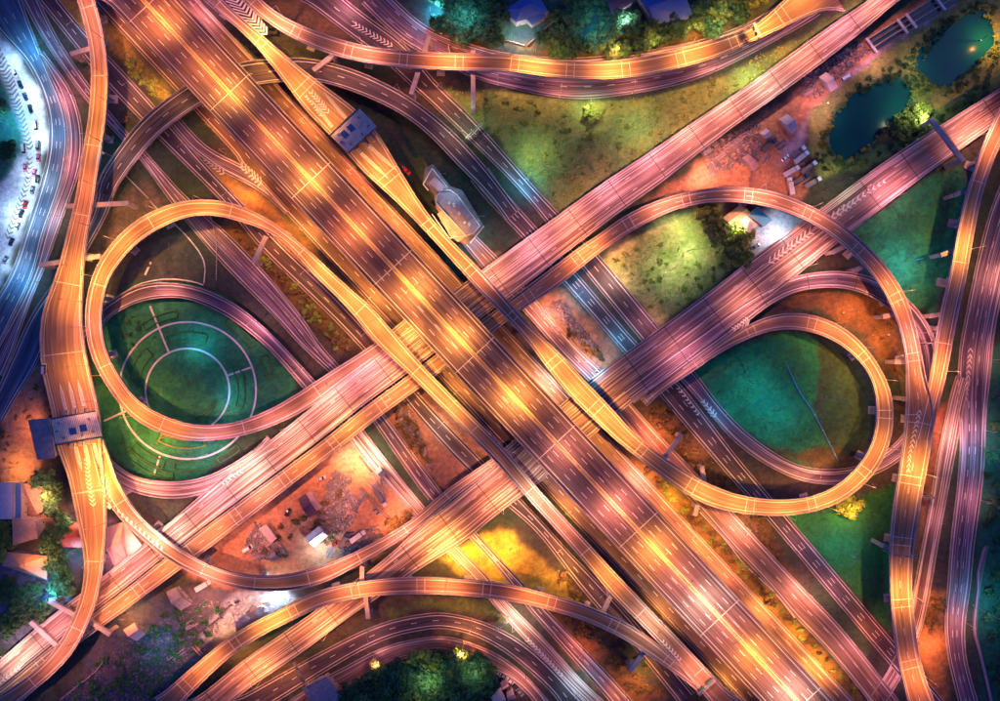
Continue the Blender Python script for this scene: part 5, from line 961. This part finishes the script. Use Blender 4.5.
# ---------------------------------------------------------------- vehicles
CARP = {c_: simple(n_+' car paint', v, .3, .3, var=.04) for c_, n_, v in (('w', 'white', (.75, .75, .75)), ('s', 'silver', (.3, .31, .33)), ('b', 'dark blue', (.02, .04, .12)), ('r', 'red', (.5, .02, .02)), ('p', 'pink', (.7, .2, .35)), ('k', 'black', (.02, .02, .025)))}
def bmcar(L_=4.4, Wd=1.8, tall=0):
    prof = [(-L_/2, .35), (-L_/2, .8), (-L_*.44, .95), (L_*.22, .95), (L_*.46, .78), (L_/2, .6), (L_/2, .35)]
    v = []; f = []
    for s, k in ((-1, 1), (-.86, 1.0)): pass
    mb = MB(); n = len(prof)
    for y, sc_ in ((-Wd/2, .96), (-Wd*.42, 1), (Wd*.42, 1), (Wd/2, .96)): mb.v += [(x*sc_, y, z*(1 if abs(y) < Wd*.45 else .97)) for x, z in prof]
    for j in range(3):
        for i in range(n-1): mb.f.append((j*n+i, j*n+i+1, (j+1)*n+i+1, (j+1)*n+i)); mb.m.append(0)
    mb.f.append(tuple(range(n))[::-1]); mb.m.append(0); mb.f.append(tuple(3*n+i for i in range(n))); mb.m.append(0)
    body = mb.mesh('body', CARP['w'])
    cb = MB(); z0, z1 = .94, 1.45+tall; b_ = [(-L_*.40, z0), (L_*.24, z0)]; t_ = [(-L_*.30, z1), (L_*.08, z1)]
    if tall: b_ = [(-L_*.48, z0), (L_*.36, z0)]; t_ = [(-L_*.46, z1), (L_*.24, z1)]
    w0, w1 = Wd*.46, Wd*.38
    q = [(b_[0][0], -w0, z0), (b_[1][0], -w0, z0), (b_[1][0], w0, z0), (b_[0][0], w0, z0), (t_[0][0], -w1, z1), (t_[1][0], -w1, z1), (t_[1][0], w1, z1), (t_[0][0], w1, z1)]
    for f_ in ((0, 1, 5, 4), (1, 2, 6, 5), (2, 3, 7, 6), (3, 0, 4, 7), (4, 5, 6, 7)): cb.quad(*[q[i] for i in f_])
    cabin = cb.mesh('window', M['glassd'])
    rf = MB(); rf.box((t_[0][0]+t_[1][0])/2, 0, z1, t_[1][0]-t_[0][0]-.1, w1*2-.05, .05); roof = rf.mesh('roof', CARP['w'])
    wh = []
    for x in (-L_*.31, L_*.31):
        for y in (-Wd*.46, Wd*.46): m_ = MB(); m_.tube((x, y-.1, .32), (x, y+.1, .32), .32, .32, 10); wh.append(m_.mesh('wheel', M['black']))
    hl = [MB(), MB()]; hm = []
    for i, y in enumerate((-Wd*.34, Wd*.34)): hl[i].box(L_*.485, y, .6, .1, .3, .14); hm.append(hl[i].mesh('headlight', M['white']))
    return body, cabin, roof, wh, hm
CM = {0: bmcar(), 1: bmcar(5.4, 1.95, .75)}
def car(px, py, deg, c_, label, z=.1, kind=0, group=None):
    x, y, _ = W(px, py, z); rt = empty('parked_car' if not kind else 'parked_van', (x, y, z), R_(deg)); tag(rt, label, 'car' if not kind else 'van', group); b_, cab, rf, wh, hm = CM[kind]
    for nm, me_ in (('body', b_), ('roof', rf)):
        o_ = link(nm, me_, rt); o_.material_slots[0].link = 'OBJECT'; o_.material_slots[0].material = CARP[c_]
    link('window', cab, rt)
    for m_ in wh: link('wheel', m_, rt)
    for m_ in hm: link('headlight', m_, rt)
Q = 'vehicles queuing on the white paving'
for a in [(16, 74, -60, 'w', 'white car at the head of the queue on the white paving', 0), (21, 85, -65, 'b', 'dark blue car second in the queue on the white paving', 0), (26, 97, -68, 'b', 'dark blue car third in the queue, behind another blue car', 0), (31, 109, -75, 'k', 'black car fourth in the queue on the white paving', 0),
          (37, 127, -82, 'w', 'white van in the upper middle of the queue', 1), (39, 146, -92, 's', 'silver van near the edge of the white paving', 1), (39, 158, -95, 'p', 'pink car behind the silver van', 0), (25, 150, -85, 'w', 'white van alone in the inner lane of the white paving', 1), (26, 168, -92, 'p', 'pink car alone in the inner lane of the white paving', 0),
          (35, 173, -100, 'p', 'pink car in the lower queue', 0), (38, 179, -100, 'k', 'black car touching the dark edge of the white paving', 0), (33, 190, -104, 's', 'silver car in the lower queue', 0), (26, 205, -108, 'r', 'red car in the lower queue', 0), (18, 226, -112, 'w', 'white car with a dark one ahead in the lower queue', 0), (12, 242, -114, 'b', 'dark blue car near the left edge', 0), (6, 260, -116, 's', 'last silver car of the lower queue', 0), (22, 214, -110, 'k', 'black car between the red and the white ones', 0)]:
    car(a[0], a[1], a[2], a[3], a[4], .05, a[5], Q)
car(45, 369, 88, 'w', 'white van stopped at the left barrier above the lower toll plaza', 13.15, 1); car(407, 171, -48, 'r', 'red car parked beside the upper toll road', 13.1)
for i_, (x_, y_, d_, c_, lb_) in enumerate([(498, 673, -35, 'w', 'white car nearest the bottom grove, in the small yard'), (504, 676, -35, 's', 'silver car second from the grove in the small yard'), (511, 681, -40, 'w', 'white car beside the outer curve in the small yard'), (516, 686, -45, 'b', 'dark blue car beside the outer curve in the small yard'), (520, 692, -50, 's', 'silver car lowest along the outer curve'), (496, 681, 50, 'b', 'dark blue car between the little roofs'), (514, 694, 40, 'k', 'black car by the tiny grey roof')]): car(x_, y_, d_, c_, lb_, .1, 0, 'cars in the small yard by the bottom grove')
for i_, (x_, y_, d_, c_, lb_) in enumerate([(377, 512, -50, 's', 'silver car at the lower end of the long beam'), (322, 478, 20, 'w', 'white car in the open upper part of the workyard'), (288, 512, 60, 'b', 'dark blue car left of the workyard huts'), (248, 548, 30, 'w', 'white van at the left tip of the workyard'), (336, 543, 30, 'r', 'red car below the white ribbed shed'), (785, 158, 40, 'w', 'white car between the track shed and the lorries'), (845, 78, 30, 'w', 'white van on the gravel track below the trench')]): car(x_, y_, d_, c_, lb_, .3, 1 if 'van' in lb_ else 0, 'vehicles left in the workyards')
car(401, 163, -48, 'k', 'black car parked just above the red one', 13.1); car(756, 246, 30, 's', 'silver car parked in the paved yard inside the arch'); car(747, 229, 60, 'b', 'dark car parked by the lean-to inside the arch')
def truck(px, py, deg, cargo, label, L_=9):
    x, y, _ = W(px, py, 1); rt = empty('lorry', (x, y, .3), R_(deg)); tag(rt, label, 'lorry', 'lorries parked in the workyards')
    mb = MB(); mb.box(L_/2-.9, 0, .5, 1.9, 2.3, 2.1, taper=.94); mb.build('cab', CARP['w' if cargo != 'k' else 'b'], rt); mb = MB(); mb.box(L_/2-.05, 0, 1.5, .2, 1.9, .8); mb.build('windscreen', M['glassd'], rt)
    mb = MB(); mb.box(-.4, 0, .6, L_-1.0, 1.0, .35); mb.build('chassis', M['dsteel'], rt)
    bd = MB(); bd.box(-1.0, 0, .96, L_-2.6, 2.4, .2)
    for yy in (-1.15, 1.15): bd.box(-1.0, yy, 1.16, L_-2.6, .12, .9 if cargo != 'box' else 1.6)
    for xx in (-1.0-(L_-2.6)/2, -1.0+(L_-2.6)/2): bd.box(xx, 0, 1.16, .12, 2.4, .9 if cargo != 'box' else 1.6)
    bd.build('cargo_bed', M['roofg'] if cargo == 'g' else M['conc_d'] if cargo == 'k' else M['roofpk'], rt)
    if cargo == 'box': mb = MB(); mb.box(-1.0, 0, 2.78, L_-2.6, 2.45, .1); mb.build('cargo_roof', M['roofw'], rt)
    for xx in (L_/2-1.2, -L_/2+1.4, -L_/2+2.6):
        for yy in (-1.05, 1.05): m_ = MB(); m_.tube((xx, yy-.15, .2), (xx, yy+.15, .2), .48, .48, 10); m_.build('wheel', M['black'], rt)
for a in [(797, 153, 38, 'g', 'grey lorry, upper of the row by the pond track'), (800, 158, 38, 'box', 'white box lorry in the row by the pond track'), (795, 165, 38, 'k', 'dark lorry below the white box lorry'), (808, 168, 38, 'g', 'long grey lorry at the bottom of the row by the pond track'), (790, 172, 30, 'box', 'lorry with an orange-lit box near the arch'), (800, 180, 30, 'k', 'dark lorry among the row nearest the arch'), (812, 183, 30, 'g', 'grey lorry at the edge of the scrub by the arch'),
          (790, 187, 100, 'box', 'small box lorry parked against the arch'), (768, 146, 40, 'k', 'dark flatbed beside the white ribbed shed'), (358, 536, 35, 'box', 'pale box lorry by the stacked beams'), (344, 540, 60, 'k', 'dark lorry at the lower edge of the workyard'), (204, 585, 30, 'box', 'small pale lorry below the pink ramp'), (381, 498, -55, 'g', 'grey lorry next to the bright workyard road')]: truck(*a)
# ---------------------------------------------------------------- trees
def leafmat(name, a, b_):
    m, nt, b = newmat(name); tc = N(nt, 'ShaderNodeTexCoord').outputs['Object']; n = noise(nt, tc, .9, 3, .6)
    gi = N(nt, 'ShaderNodeObjectInfo').outputs['Random']; c = ramp(nt, n, [(.3, a), (.7, b_)])
    hs = N(nt, 'ShaderNodeHueSaturation'); nt.links.new(c, hs.inputs['Color']); mr = N(nt, 'ShaderNodeMapRange'); nt.links.new(gi, mr.inputs[0]); mr.inputs[3].default_value = .6; mr.inputs[4].default_value = 1.3; nt.links.new(mr.outputs[0], hs.inputs['Value'])
    nt.links.new(hs.outputs[0], b.inputs['Base Color']); b.inputs['Roughness'].default_value = .7; return m
LM = [leafmat('dark leaves', (.03, .12, .05), (.09, .24, .08)), leafmat('yellow-green leaves', (.14, .24, .04), (.34, .4, .08)), leafmat('brown scrub leaves', (.12, .09, .04), (.3, .19, .07))]
def crown_mesh(seed, nleaf, mt, flat=1.0, lumps=9, leaf=.5):
    r_ = np.random.RandomState(seed); cen = [(0, 0, 0, .42)]
    for i in range(lumps):
        a = r_.rand()*6.283; q = .35+.4*r_.rand(); cen.append((q*math.cos(a), q*math.sin(a), (r_.rand()-.4)*.7*flat, .22+.2*r_.rand()))
    v = []; f = []
    cl = np.array(cen); wts = cl[:, 3]**2; wts /= wts.sum()
    for i in range(nleaf):
        c_ = cl[r_.choice(len(cl), p=wts)]; d = r_.normal(size=3); d /= np.linalg.norm(d); d[2] = abs(d[2])*.9-.25
        p = c_[:3]+d*c_[3]*(.65+.4*r_.rand())*np.array((1, 1, flat)); u = r_.normal(size=3); u /= np.linalg.norm(u); t = np.cross(u, d); t /= np.linalg.norm(t)+1e-6
        s_ = (.06+.06*r_.rand())*leaf*2; k = len(v); v += [tuple(p-u*s_), tuple(p+t*s_*.7), tuple(p+u*s_), tuple(p-t*s_*.7)]; f.append((k, k+1, k+2, k+3))
    me = bpy.data.meshes.new('crown'); me.from_pydata(v, [], f); me.materials.append(mt); return me
def trunk_mesh(seed):
    r_ = random.Random(seed); mb = MB(); mb.tube((0, 0, 0), (.03, .02, .75), .07, .045, 7)
    for i in range(5): a = i*1.26+r_.random(); z = .5+.08*i; mb.tube((.02, .01, z), (.45*math.cos(a), .45*math.sin(a), z+.35), .03, .01, 5)
    return mb.mesh('trunk', M['bark'])
CR = {(k, i): crown_mesh(10+k*5+i, 1300, LM[k], .9, 12+i*3) for k in range(3) for i in range(3)}; TR = [trunk_mesh(i) for i in range(3)]
BU = {(k, i): crown_mesh(60+k*5+i, 220, LM[k], .6, 6, .9) for k in range(3) for i in range(3)}
def tree(px, py, rad, kind, label, group=None, ht=None, z=0):
    if group: label = ('yellowish ' if kind == 1 and 'yellow' not in label else '')+('big ' if rad > 4.7 else '')+label+place(px, py)
    ht = ht or rad*1.7+1; x, y, _ = W(px, py, z+ht); i = random.randrange(3)
    rt = empty('tree', (x, y, z), random.random()*6.28); tag(rt, label, 'tree', group)
    t = link('trunk', TR[i], rt); t.scale = (rad*.9, rad*.9, ht*.75); c_ = link('crown', CR[(kind, i)], rt, (0, 0, ht*.72)); c_.scale = (rad*1.25, rad*1.25*(.85+.3*random.random()), rad*1.1)
def bush(px, py, rad, kind, label, group):
    if group: label = ('yellowish ' if kind == 1 and 'yellow' not in label else '')+label+place(px, py)
    x, y, _ = W(px, py, rad); i = random.randrange(3); rt = empty('shrub', (x, y, 0), random.random()*6.28); tag(rt, label, 'shrub', group)
    c_ = link('foliage', BU[(kind, i)], rt, (0, 0, rad*.5)); c_.scale = (rad*1.3, rad*1.3*(.7+.5*random.random()), rad)
    s_ = link('stem', TR[i], rt); s_.scale = (rad*.6, rad*.6, rad*.6)
CUR = [None]
def place(x, y):
    P = CUR[0]
    if P is None: return ''
    xs, ys = [p[0] for p in P], [p[1] for p in P]; u = (x-max(min(xs), 0))/(min(max(xs), 1000)-max(min(xs), 0)); v = (y-max(min(ys), 0))/(min(max(ys), 701)-max(min(ys), 0))
    a = 'upper' if v < .34 else 'lower' if v > .66 else 'middle'; b = 'left' if u < .25 else 'right' if u > .75 else 'centre-left' if u < .5 else 'centre-right'
    return f', {a} {b}'
UND = {0: [], 1: [], 2: []}
def under(x, y, rad, kind): UND[kind].append((x, y, rad))
def scatter(poly, n, mind, fn):
    CUR[0] = poly
    xs, ys = [p[0] for p in poly], [p[1] for p in poly]; pts = []; tries = 0
    while len(pts) < n and tries < n*60:
        tries += 1; x, y = random.uniform(min(xs), max(xs)), random.uniform(min(ys), max(ys))
        if not inpoly(np.array([x]), np.array([y]), poly)[0]: continue
        if any((x-a)**2+(y-b)**2 < mind*mind for a, b in pts): continue
        i, j = int((y-GY0)/GS), int((x-GX0)/GS)
        if 0 <= i < free.shape[0] and 0 <= j < free.shape[1] and free[i, j] < .6: continue
        pts.append((x, y)); fn(x, y)
rr = random.uniform
scatter([(340, 702), (352, 688), (372, 672), (400, 662), (430, 658), (470, 664), (492, 674), (484, 690), (490, 712), (340, 715)], 62, 7.5, lambda x, y: tree(x, y, rr(4, 6.5), 1 if rr(0, 1) < .22 else 0, 'leafy tree in the dense dark grove inside the bottom curve', 'trees of the bottom grove'))
scatter([(425, -10), (500, -10), (500, 35), (455, 34), (430, 26)], 26, 7, lambda x, y: tree(x, y, rr(3.5, 5.5), 0, 'dark tree in the blue-lit gardens left of the blue-roofed house', 'trees in the gardens at top centre'))
scatter([(548, 12), (600, -10), (650, 26), (690, 25), (640, 48), (560, 50), (540, 38)], 34, 7, lambda x, y: tree(x, y, rr(3, 5), 0, 'dark tree in the gardens between the blue roofs at the top', 'trees between the blue roofs'))
scatter([(694, 18), (700, -10), (770, -10), (752, 10), (700, 34)], 20, 7, lambda x, y: tree(x, y, rr(3.5, 5.5), 1 if rr(0, 1) < .3 else 0, 'green tree in the row right of the long blue roof', 'trees right of the long blue roof'))
tree(664, 27, 8, 0, 'broad round green tree in front of the long blue roof', ht=7)
tree(850, 506, 6, 1, 'yellow-green tree poking out under the golden loop', ht=5)
scatter([(708, 210), (722, 222), (745, 232), (755, 262), (742, 264), (725, 250), (710, 225)], 14, 6, lambda x, y: tree(x, y, rr(3.5, 5.5), 1, 'lit yellow-green tree beside the paved yard inside the arch', 'green trees inside the salmon arch'))
scatter([(905, 112), (925, 106), (935, 122), (915, 132), (900, 128)], 7, 6, lambda x, y: tree(x, y, rr(3.5, 5.5), 1, 'bright yellow-green tree beside the lower pond', 'trees by the ponds'))
scatter([(812, 120), (835, 155), (850, 165), (880, 150), (905, 110), (915, 85), (925, 80), (960, 88), (1000, 50), (1000, 85), (940, 118), (880, 158), (830, 178), (810, 165), (806, 140)], 46, 6, lambda x, y: bush(x, y, rr(1.2, 2.6), 0 if rr(0, 1) < .4 else 1, 'low shrub on the banks between the two ponds', 'shrubs round the ponds'))
scatter([(840, 100), (860, 80), (900, 60), (930, 30), (955, 10), (975, -5), (930, 50), (912, 76), (870, 86), (838, 112)], 26, 6, lambda x, y: bush(x, y, rr(1.2, 2.2), 0, 'shrub on the pond edge beside the gravel track', 'shrubs along the gravel track'))
scatter([(33, 478), (48, 475), (62, 505), (60, 560), (72, 585), (50, 590), (45, 545), (52, 520)], 17, 7, lambda x, y: tree(x, y, rr(3, 4.8), 0, 'dark tree between the lower left houses and the ramp', 'trees among the lower left houses'))
scatter([(-5, 522), (12, 522), (10, 552), (-5, 560)], 4, 7, lambda x, y: tree(x, y, rr(3.5, 4.5), 1, 'yellowish tree at the left edge beside the stepped block', 'trees at the left edge'))
scatter([(0, 585), (45, 583), (70, 590), (30, 625), (0, 640)], 14, 9, lambda x, y: tree(x, y, rr(3, 4.5), 0, 'dark tree south of the tan hipped roof', 'trees south of the villa'))
scatter([(-20, 95), (3, 105), (13, 125), (16, 140), (10, 160), (0, 178), (-20, 180)], 3, 7, lambda x, y: tree(x, y, rr(4, 5.5), 0, 'dark teal tree on the planted island at the far left', 'trees on the far left island'))
scatter([(235, 228), (262, 252), (330, 322), (350, 346), (338, 350), (250, 262)], 48, 5, lambda x, y: under(x, y, rr(1.2, 2.4), 2 if rr(0, 1) < .6 else 1))
scatter([(640, 462), (690, 505), (735, 548), (800, 628), (862, 698), (848, 705), (780, 632), (700, 550)], 62, 5, lambda x, y: under(x, y, rr(1.2, 2.4), 2 if rr(0, 1) < .6 else 1))
scatter([(645, 408), (668, 405), (765, 525), (795, 585), (880, 680), (868, 682), (780, 582), (720, 505)], 60, 5, lambda x, y: under(x, y, rr(1.2, 2.6), 2))
scatter([(575, 590), (625, 630), (665, 690), (650, 705), (610, 690), (560, 640)], 36, 5, lambda x, y: under(x, y, rr(1.2, 2.4), 2))
scatter([(560, 580), (570, 562), (600, 600), (580, 600)], 9, 5, lambda x, y: bush(x, y, rr(1.4, 2.4), 2, 'brown bush above the bottom flyover', 'bushes above the bottom flyover'))
scatter([(386, 520), (412, 512), (405, 530), (388, 538)], 10, 5, lambda x, y: bush(x, y, rr(1.4, 2.6), 2, 'dark bush at the lower corner of the workyard', 'bushes at the workyard corner'))
scatter([(392, 398), (406, 405), (416, 425), (430, 470), (445, 490), (440, 500), (415, 470), (398, 430)], 26, 5, lambda x, y: bush(x, y, rr(1.2, 2.4), 2, 'dark bush in the strip right of the brown twin road', 'bushes in the left strip'))
scatter([(556, 335), (575, 330), (600, 350), (606, 365), (590, 372), (575, 360)], 18, 5, lambda x, y: bush(x, y, rr(1.2, 2.2), 2, 'brown bush on the dirt wedge above the crossing viaduct', 'bushes on the dirt wedge'))
scatter([(330, 490), (365, 500), (350, 530), (322, 545), (280, 560), (255, 548), (262, 530), (300, 520)], 24, 5, lambda x, y: under(x, y, rr(1.2, 2.4), 2))
scatter([(60, 700), (110, 650), (160, 612), (215, 600), (215, 640), (150, 702)], 70, 6, lambda x, y: under(x, y, rr(1.3, 2.6), 0))
scatter([(440, 95), (520, 95), (640, 105), (760, 60), (700, 110), (610, 170), (550, 205), (500, 140)], 30, 8, lambda x, y: bush(x, y, rr(.9, 2.2), 1, 'low shrub in the large top meadow', 'shrubs in the top meadow'))
bush(593, 112, 5, 1, 'round pale shrub in the middle of the top meadow', None)
scatter([(610, 262), (660, 235), (700, 240), (735, 262), (660, 322), (630, 288)], 34, 7, lambda x, y: bush(x, y, rr(.8, 2.0), 1, 'shrub in the pale meadow inside the arch', 'shrubs in the arch meadow'))
scatter([(120, 48), (140, 65), (160, 88), (150, 98), (128, 72)], 12, 4, lambda x, y: bush(x, y, rr(1.2, 2.2), 1, 'shrub on the yellow verge under the main highway', 'shrubs on the yellow verge'))
scatter([(925, 600), (948, 600), (955, 625), (930, 632)], 9, 5, lambda x, y: bush(x, y, rr(1.8, 3.2), 2, 'brown bush above the orange-lit patch at lower right', 'bushes at lower right'))
scatter([(985, 400), (1010, 400), (1010, 700), (998, 700), (990, 560)], 26, 8, lambda x, y: bush(x, y, rr(2, 3.6), 0, 'dark shrub in the field at the right edge', 'shrubs at the right edge'))
scatter([(40, 5), (62, 28), (82, 60), (74, 64), (50, 35), (28, 5)], 14, 5, lambda x, y: bush(x, y, rr(1.5, 2.6), 0, 'dark bush on the median at the top left corner', 'bushes at top left'))
scatter([(90, 130), (80, 190), (90, 110), (118, 120), (130, 118), (112, 150)], 8, 5, lambda x, y: bush(x, y, rr(1.2, 2), 2, 'dark bush beside the left flyover near the dark ramp', 'bushes by the dark ramp'))

for P in POND:
    cx, cy = np.mean(P, 0)
    for k in range(120):
        a = rr(0, len(P)-1e-3); p = inter(P[int(a)], P[(int(a)+1) % len(P)], a % 1); q = rr(1.02, 1.3); under(cx+(p[0]-cx)*q, cy+(p[1]-cy)*q, rr(.6, 1.7), 0 if rr(0, 1) < .6 else 1)
for poly, n_, kd_ in [([(0, 380), (40, 380), (40, 470), (0, 470)], 16, 2), ([(425, 84), (600, 104), (800, 40), (740, 92), (600, 180), (560, 210), (500, 140)], 120, 1), ([(860, 300), (905, 300), (912, 380), (880, 370)], 20, 2), ([(110, 310), (150, 300), (130, 350)], 8, 0), ([(985, 350), (1010, 350), (1010, 700), (990, 700)], 60, 0)]:
    scatter(poly, n_, 3, lambda x, y: under(x, y, rr(.6, 1.6), kd_))
for kd, L_ in UND.items():
    v = []; f = []
    for x, y, rad in L_:
        me0 = BU[(kd, random.randrange(3))]; n0 = len(me0.vertices); co = np.empty(n0*3); me0.vertices.foreach_get('co', co); co = co.reshape(-1, 3); a = rr(0, 6.28); c_, s_ = math.cos(a), math.sin(a)
        wx, wy, _ = W(x, y, rad); X = (co[:, 0]*c_-co[:, 1]*s_)*rad*1.3+wx; Y = (co[:, 0]*s_+co[:, 1]*c_)*rad*1.1+wy; Zc = co[:, 2]*rad+rad*.5
        k0 = len(v); v += list(zip(X.tolist(), Y.tolist(), Zc.tolist())); f += [tuple(k0+i*4+j for j in range(4)) for i in range(n0//4)]
    if v:
        me = bpy.data.meshes.new('undergrowth'); me.from_pydata(v, [], f); me.materials.append(LM[kd]); tag(link('undergrowth', me), 'tangled scrub in the ditches and on the wasteland', 'scrub', kind='stuff')

# heaps of rubble, gravel and weeds (nobody could count them)
def rubble(regs, name, label, mt, n, s0, s1):
    mb = MB(); allp = []
    for poly, frac in regs:
        xs, ys = [p[0] for p in poly], [p[1] for p in poly]; k = 0; tr = 0
        while k < n*frac and tr < n*40:
            tr += 1; x, y = random.uniform(min(xs), max(xs)), random.uniform(min(ys), max(ys))
            if not inpoly(np.array([x]), np.array([y]), poly)[0]: continue
            i, j = int((y-GY0)/GS), int((x-GX0)/GS)
            if free[i, j] < .5: continue
            k += 1; wx, wy, _ = W(x, y, .3); s_ = rr(s0, s1); zz = ZZ[i, j]; l2 = s_*rr(.5, 2.4); mb.box(wx, wy, zz-.1, s_, l2, s_*rr(.4, 1.0), rr(0, 3.14), taper=rr(.3, .9))
    o_ = mb.build(name, mt); tag(o_, kind='stuff', label=label, cat=name)
YARD = [([(330, 478), (362, 500), (352, 525), (330, 540), (318, 520)], .2), ([(328, 495), (350, 485), (352, 478), (335, 470), (326, 490)], .06), ([(255, 520), (290, 555), (260, 562), (245, 545)], .1), ([(345, 535), (378, 525), (385, 540), (340, 560)], .1),
        ([(396, 400), (412, 412), (440, 490), (420, 480), (400, 440)], .14), ([(525, 318), (560, 300), (600, 350), (560, 345)], .12), ([(700, 150), (760, 120), (760, 160), (710, 175)], .14), ([(800, 80), (860, 40), (870, 50), (815, 100)], .14)]
rubble(YARD, 'rubble', 'scattered rubble and timber offcuts in the workyards', M['conc_d'], 3600, .3, 1.3)
rubble(YARD, 'debris', 'pinkish planks and sheets lying about the workyards', M['roofpk'], 1100, .25, 1.0)
rubble([([(60, 700), (120, 645), (190, 605), (230, 600), (215, 640), (150, 702)], 1)], 'scrap', 'pale scrap strewn on the dark scrubland at lower left', M['conc_d'], 1200, .25, .9)
rubble([([(235, 600), (285, 590), (300, 600), (250, 618), (215, 632)], 1)], 'crates', 'jumble of white crates and sheets on the bluish yard', M['white'], 90, .5, 1.6)
# grass tufts
def tufts(regs, label, mt, n):
    v = []; f = []
    for poly, frac in regs:
        xs, ys = [p[0] for p in poly], [p[1] for p in poly]; m_ = int(n*frac*3); X = np.random.uniform(min(xs), max(xs), m_); Y = np.random.uniform(min(ys), max(ys), m_)
        ok = inpoly(X, Y, poly); X, Y = X[ok], Y[ok]
        for x, y in zip(X[:int(n*frac)], Y[:int(n*frac)]):
            i, j = int((y-GY0)/GS), int((x-GX0)/GS)
            if not (0 <= i < free.shape[0] and 0 <= j < free.shape[1]) or free[i, j] < .5 or vnoise(np.array([[x]]), np.array([[y]]), 12, 3, 2)[0, 0] < .45: continue
            wx, wy, _ = W(x, y, 0); z = ZZ[i, j]
            for q in range(3):
                a = rr(0, 6.28); s_ = rr(.3, .9); k = len(v); c_, s2 = math.cos(a)*s_, math.sin(a)*s_; v += [(wx-s2*.35, wy+c_*.35, z), (wx+s2*.35, wy-c_*.35, z), (wx+c_, wy+s2, z+s_*rr(.4, .9))]; f.append((k, k+1, k+2))
    me = bpy.data.meshes.new('grass'); me.from_pydata(v, [], f); me.materials.append(mt); o_ = link('grass', me); tag(o_, label, 'grass', kind='stuff')
tufts([([(425, 84), (600, 104), (800, 40), (740, 92), (600, 180), (560, 210), (500, 140)], .4), ([(610, 260), (712, 206), (765, 240), (660, 326)], .2), ([(812, 110), (930, 20), (1000, 0), (1000, 70), (880, 162), (820, 180)], .25), ([(440, 560), (500, 525), (575, 590), (560, 600)], .08), ([(120, 45), (140, 60), (170, 95), (150, 98)], .04)], 'dry and green grass tufts in the meadows', LM[1], 7000)
tufts([([(700, 372), (800, 334), (830, 455), (800, 465), (745, 432)], .3), ([(840, 235), (960, 170), (950, 270), (930, 312)], .3), ([(790, 520), (895, 480), (890, 630)], .2), ([(110, 300), (300, 380), (205, 480), (100, 440)], .2)], 'short teal-lit grass of the loop lawns', LM[0], 5000)

for px, py, c_, P, lb in [(540, 150, 'n', .55, 'added high mast fill light in the middle of the top meadow'), (650, 118, 'n', .5, 'added high mast fill light at the right of the top meadow'), (460, 118, 'n', .3, 'added high mast fill light at the dim left end of the top meadow'), (675, 268, 'n', .5, 'added high mast fill light in the meadow inside the arch'),
        (930, 104, 'n', .5, 'added high mast fill light between the two ponds'), (845, 180, 'n', .3, 'added high mast fill light below the lower pond'), (330, 500, 'p', .7, 'added high mast fill light in the middle of the orange workyard'), (245, 540, 'p', .5, 'added high mast fill light at the lower left of the workyard'), (735, 150, 'p', .55, 'added high mast fill light over the workyard by the pink viaduct'), (845, 88, 'm', .5, 'added high mast fill light over the gravel track'),
        (420, 690, 'n', .25, 'added high mast fill light above the bottom grove'), (470, 672, 'n', .15, 'added cool high mast fill light at the right of the bottom grove'), (600, 20, 'c', .35, 'added cool high mast fill light among the top gardens'), (470, 10, 'c', .5, 'added cool high mast fill light left of the blue-roofed house'), (730, 8, 'n', .4, 'added high mast fill light at the right of the top gardens'),
        (140, 660, 'c', .35, 'added cool high mast fill light over the lower left scrubland'), (190, 620, 'p', .4, 'added high mast fill light over the lower left sheds'), (30, 600, 'c', .5, 'added cool high mast fill light south of the villa'), (25, 500, 'p', 1.1, 'added high mast fill light beside the left-edge houses'), (1000, 450, 'c', .4, 'added cool high mast fill light in the right-hand field'), (1000, 620, 'c', .4, 'added cool high mast fill light lower in the right-hand field'),
        (765, 385, 'c', .35, 'added cool high mast fill light at the top of the teal lawn'), (795, 425, 'c', .35, 'added cool high mast fill light on the teal lawn inside the right loop'), (925, 258, 'c', .7, 'added cool high mast fill light on the teal field beside the arch'), (858, 560, 'c', .35, 'added cool high mast fill light on the lower green field'), (22, 560, 'o', .7, 'added high mast fill light south of the hipped villa'), (170, 250, 'n', .12, 'added dim high mast fill light at the top of the left loop'), (190, 460, 'c', .3, 'added cool high mast fill light below the circular garden'), (845, 400, 'n', .12, 'added dim high mast fill light at the right of the teal lawn')]:
    x, y, _ = W(px, py, 22); lamp(x, y, 0, random.random()*6, c_, P, lb, 'added high mast fill lights', tall=2.1)  # tall fill lights, added to brighten the open ground broadly
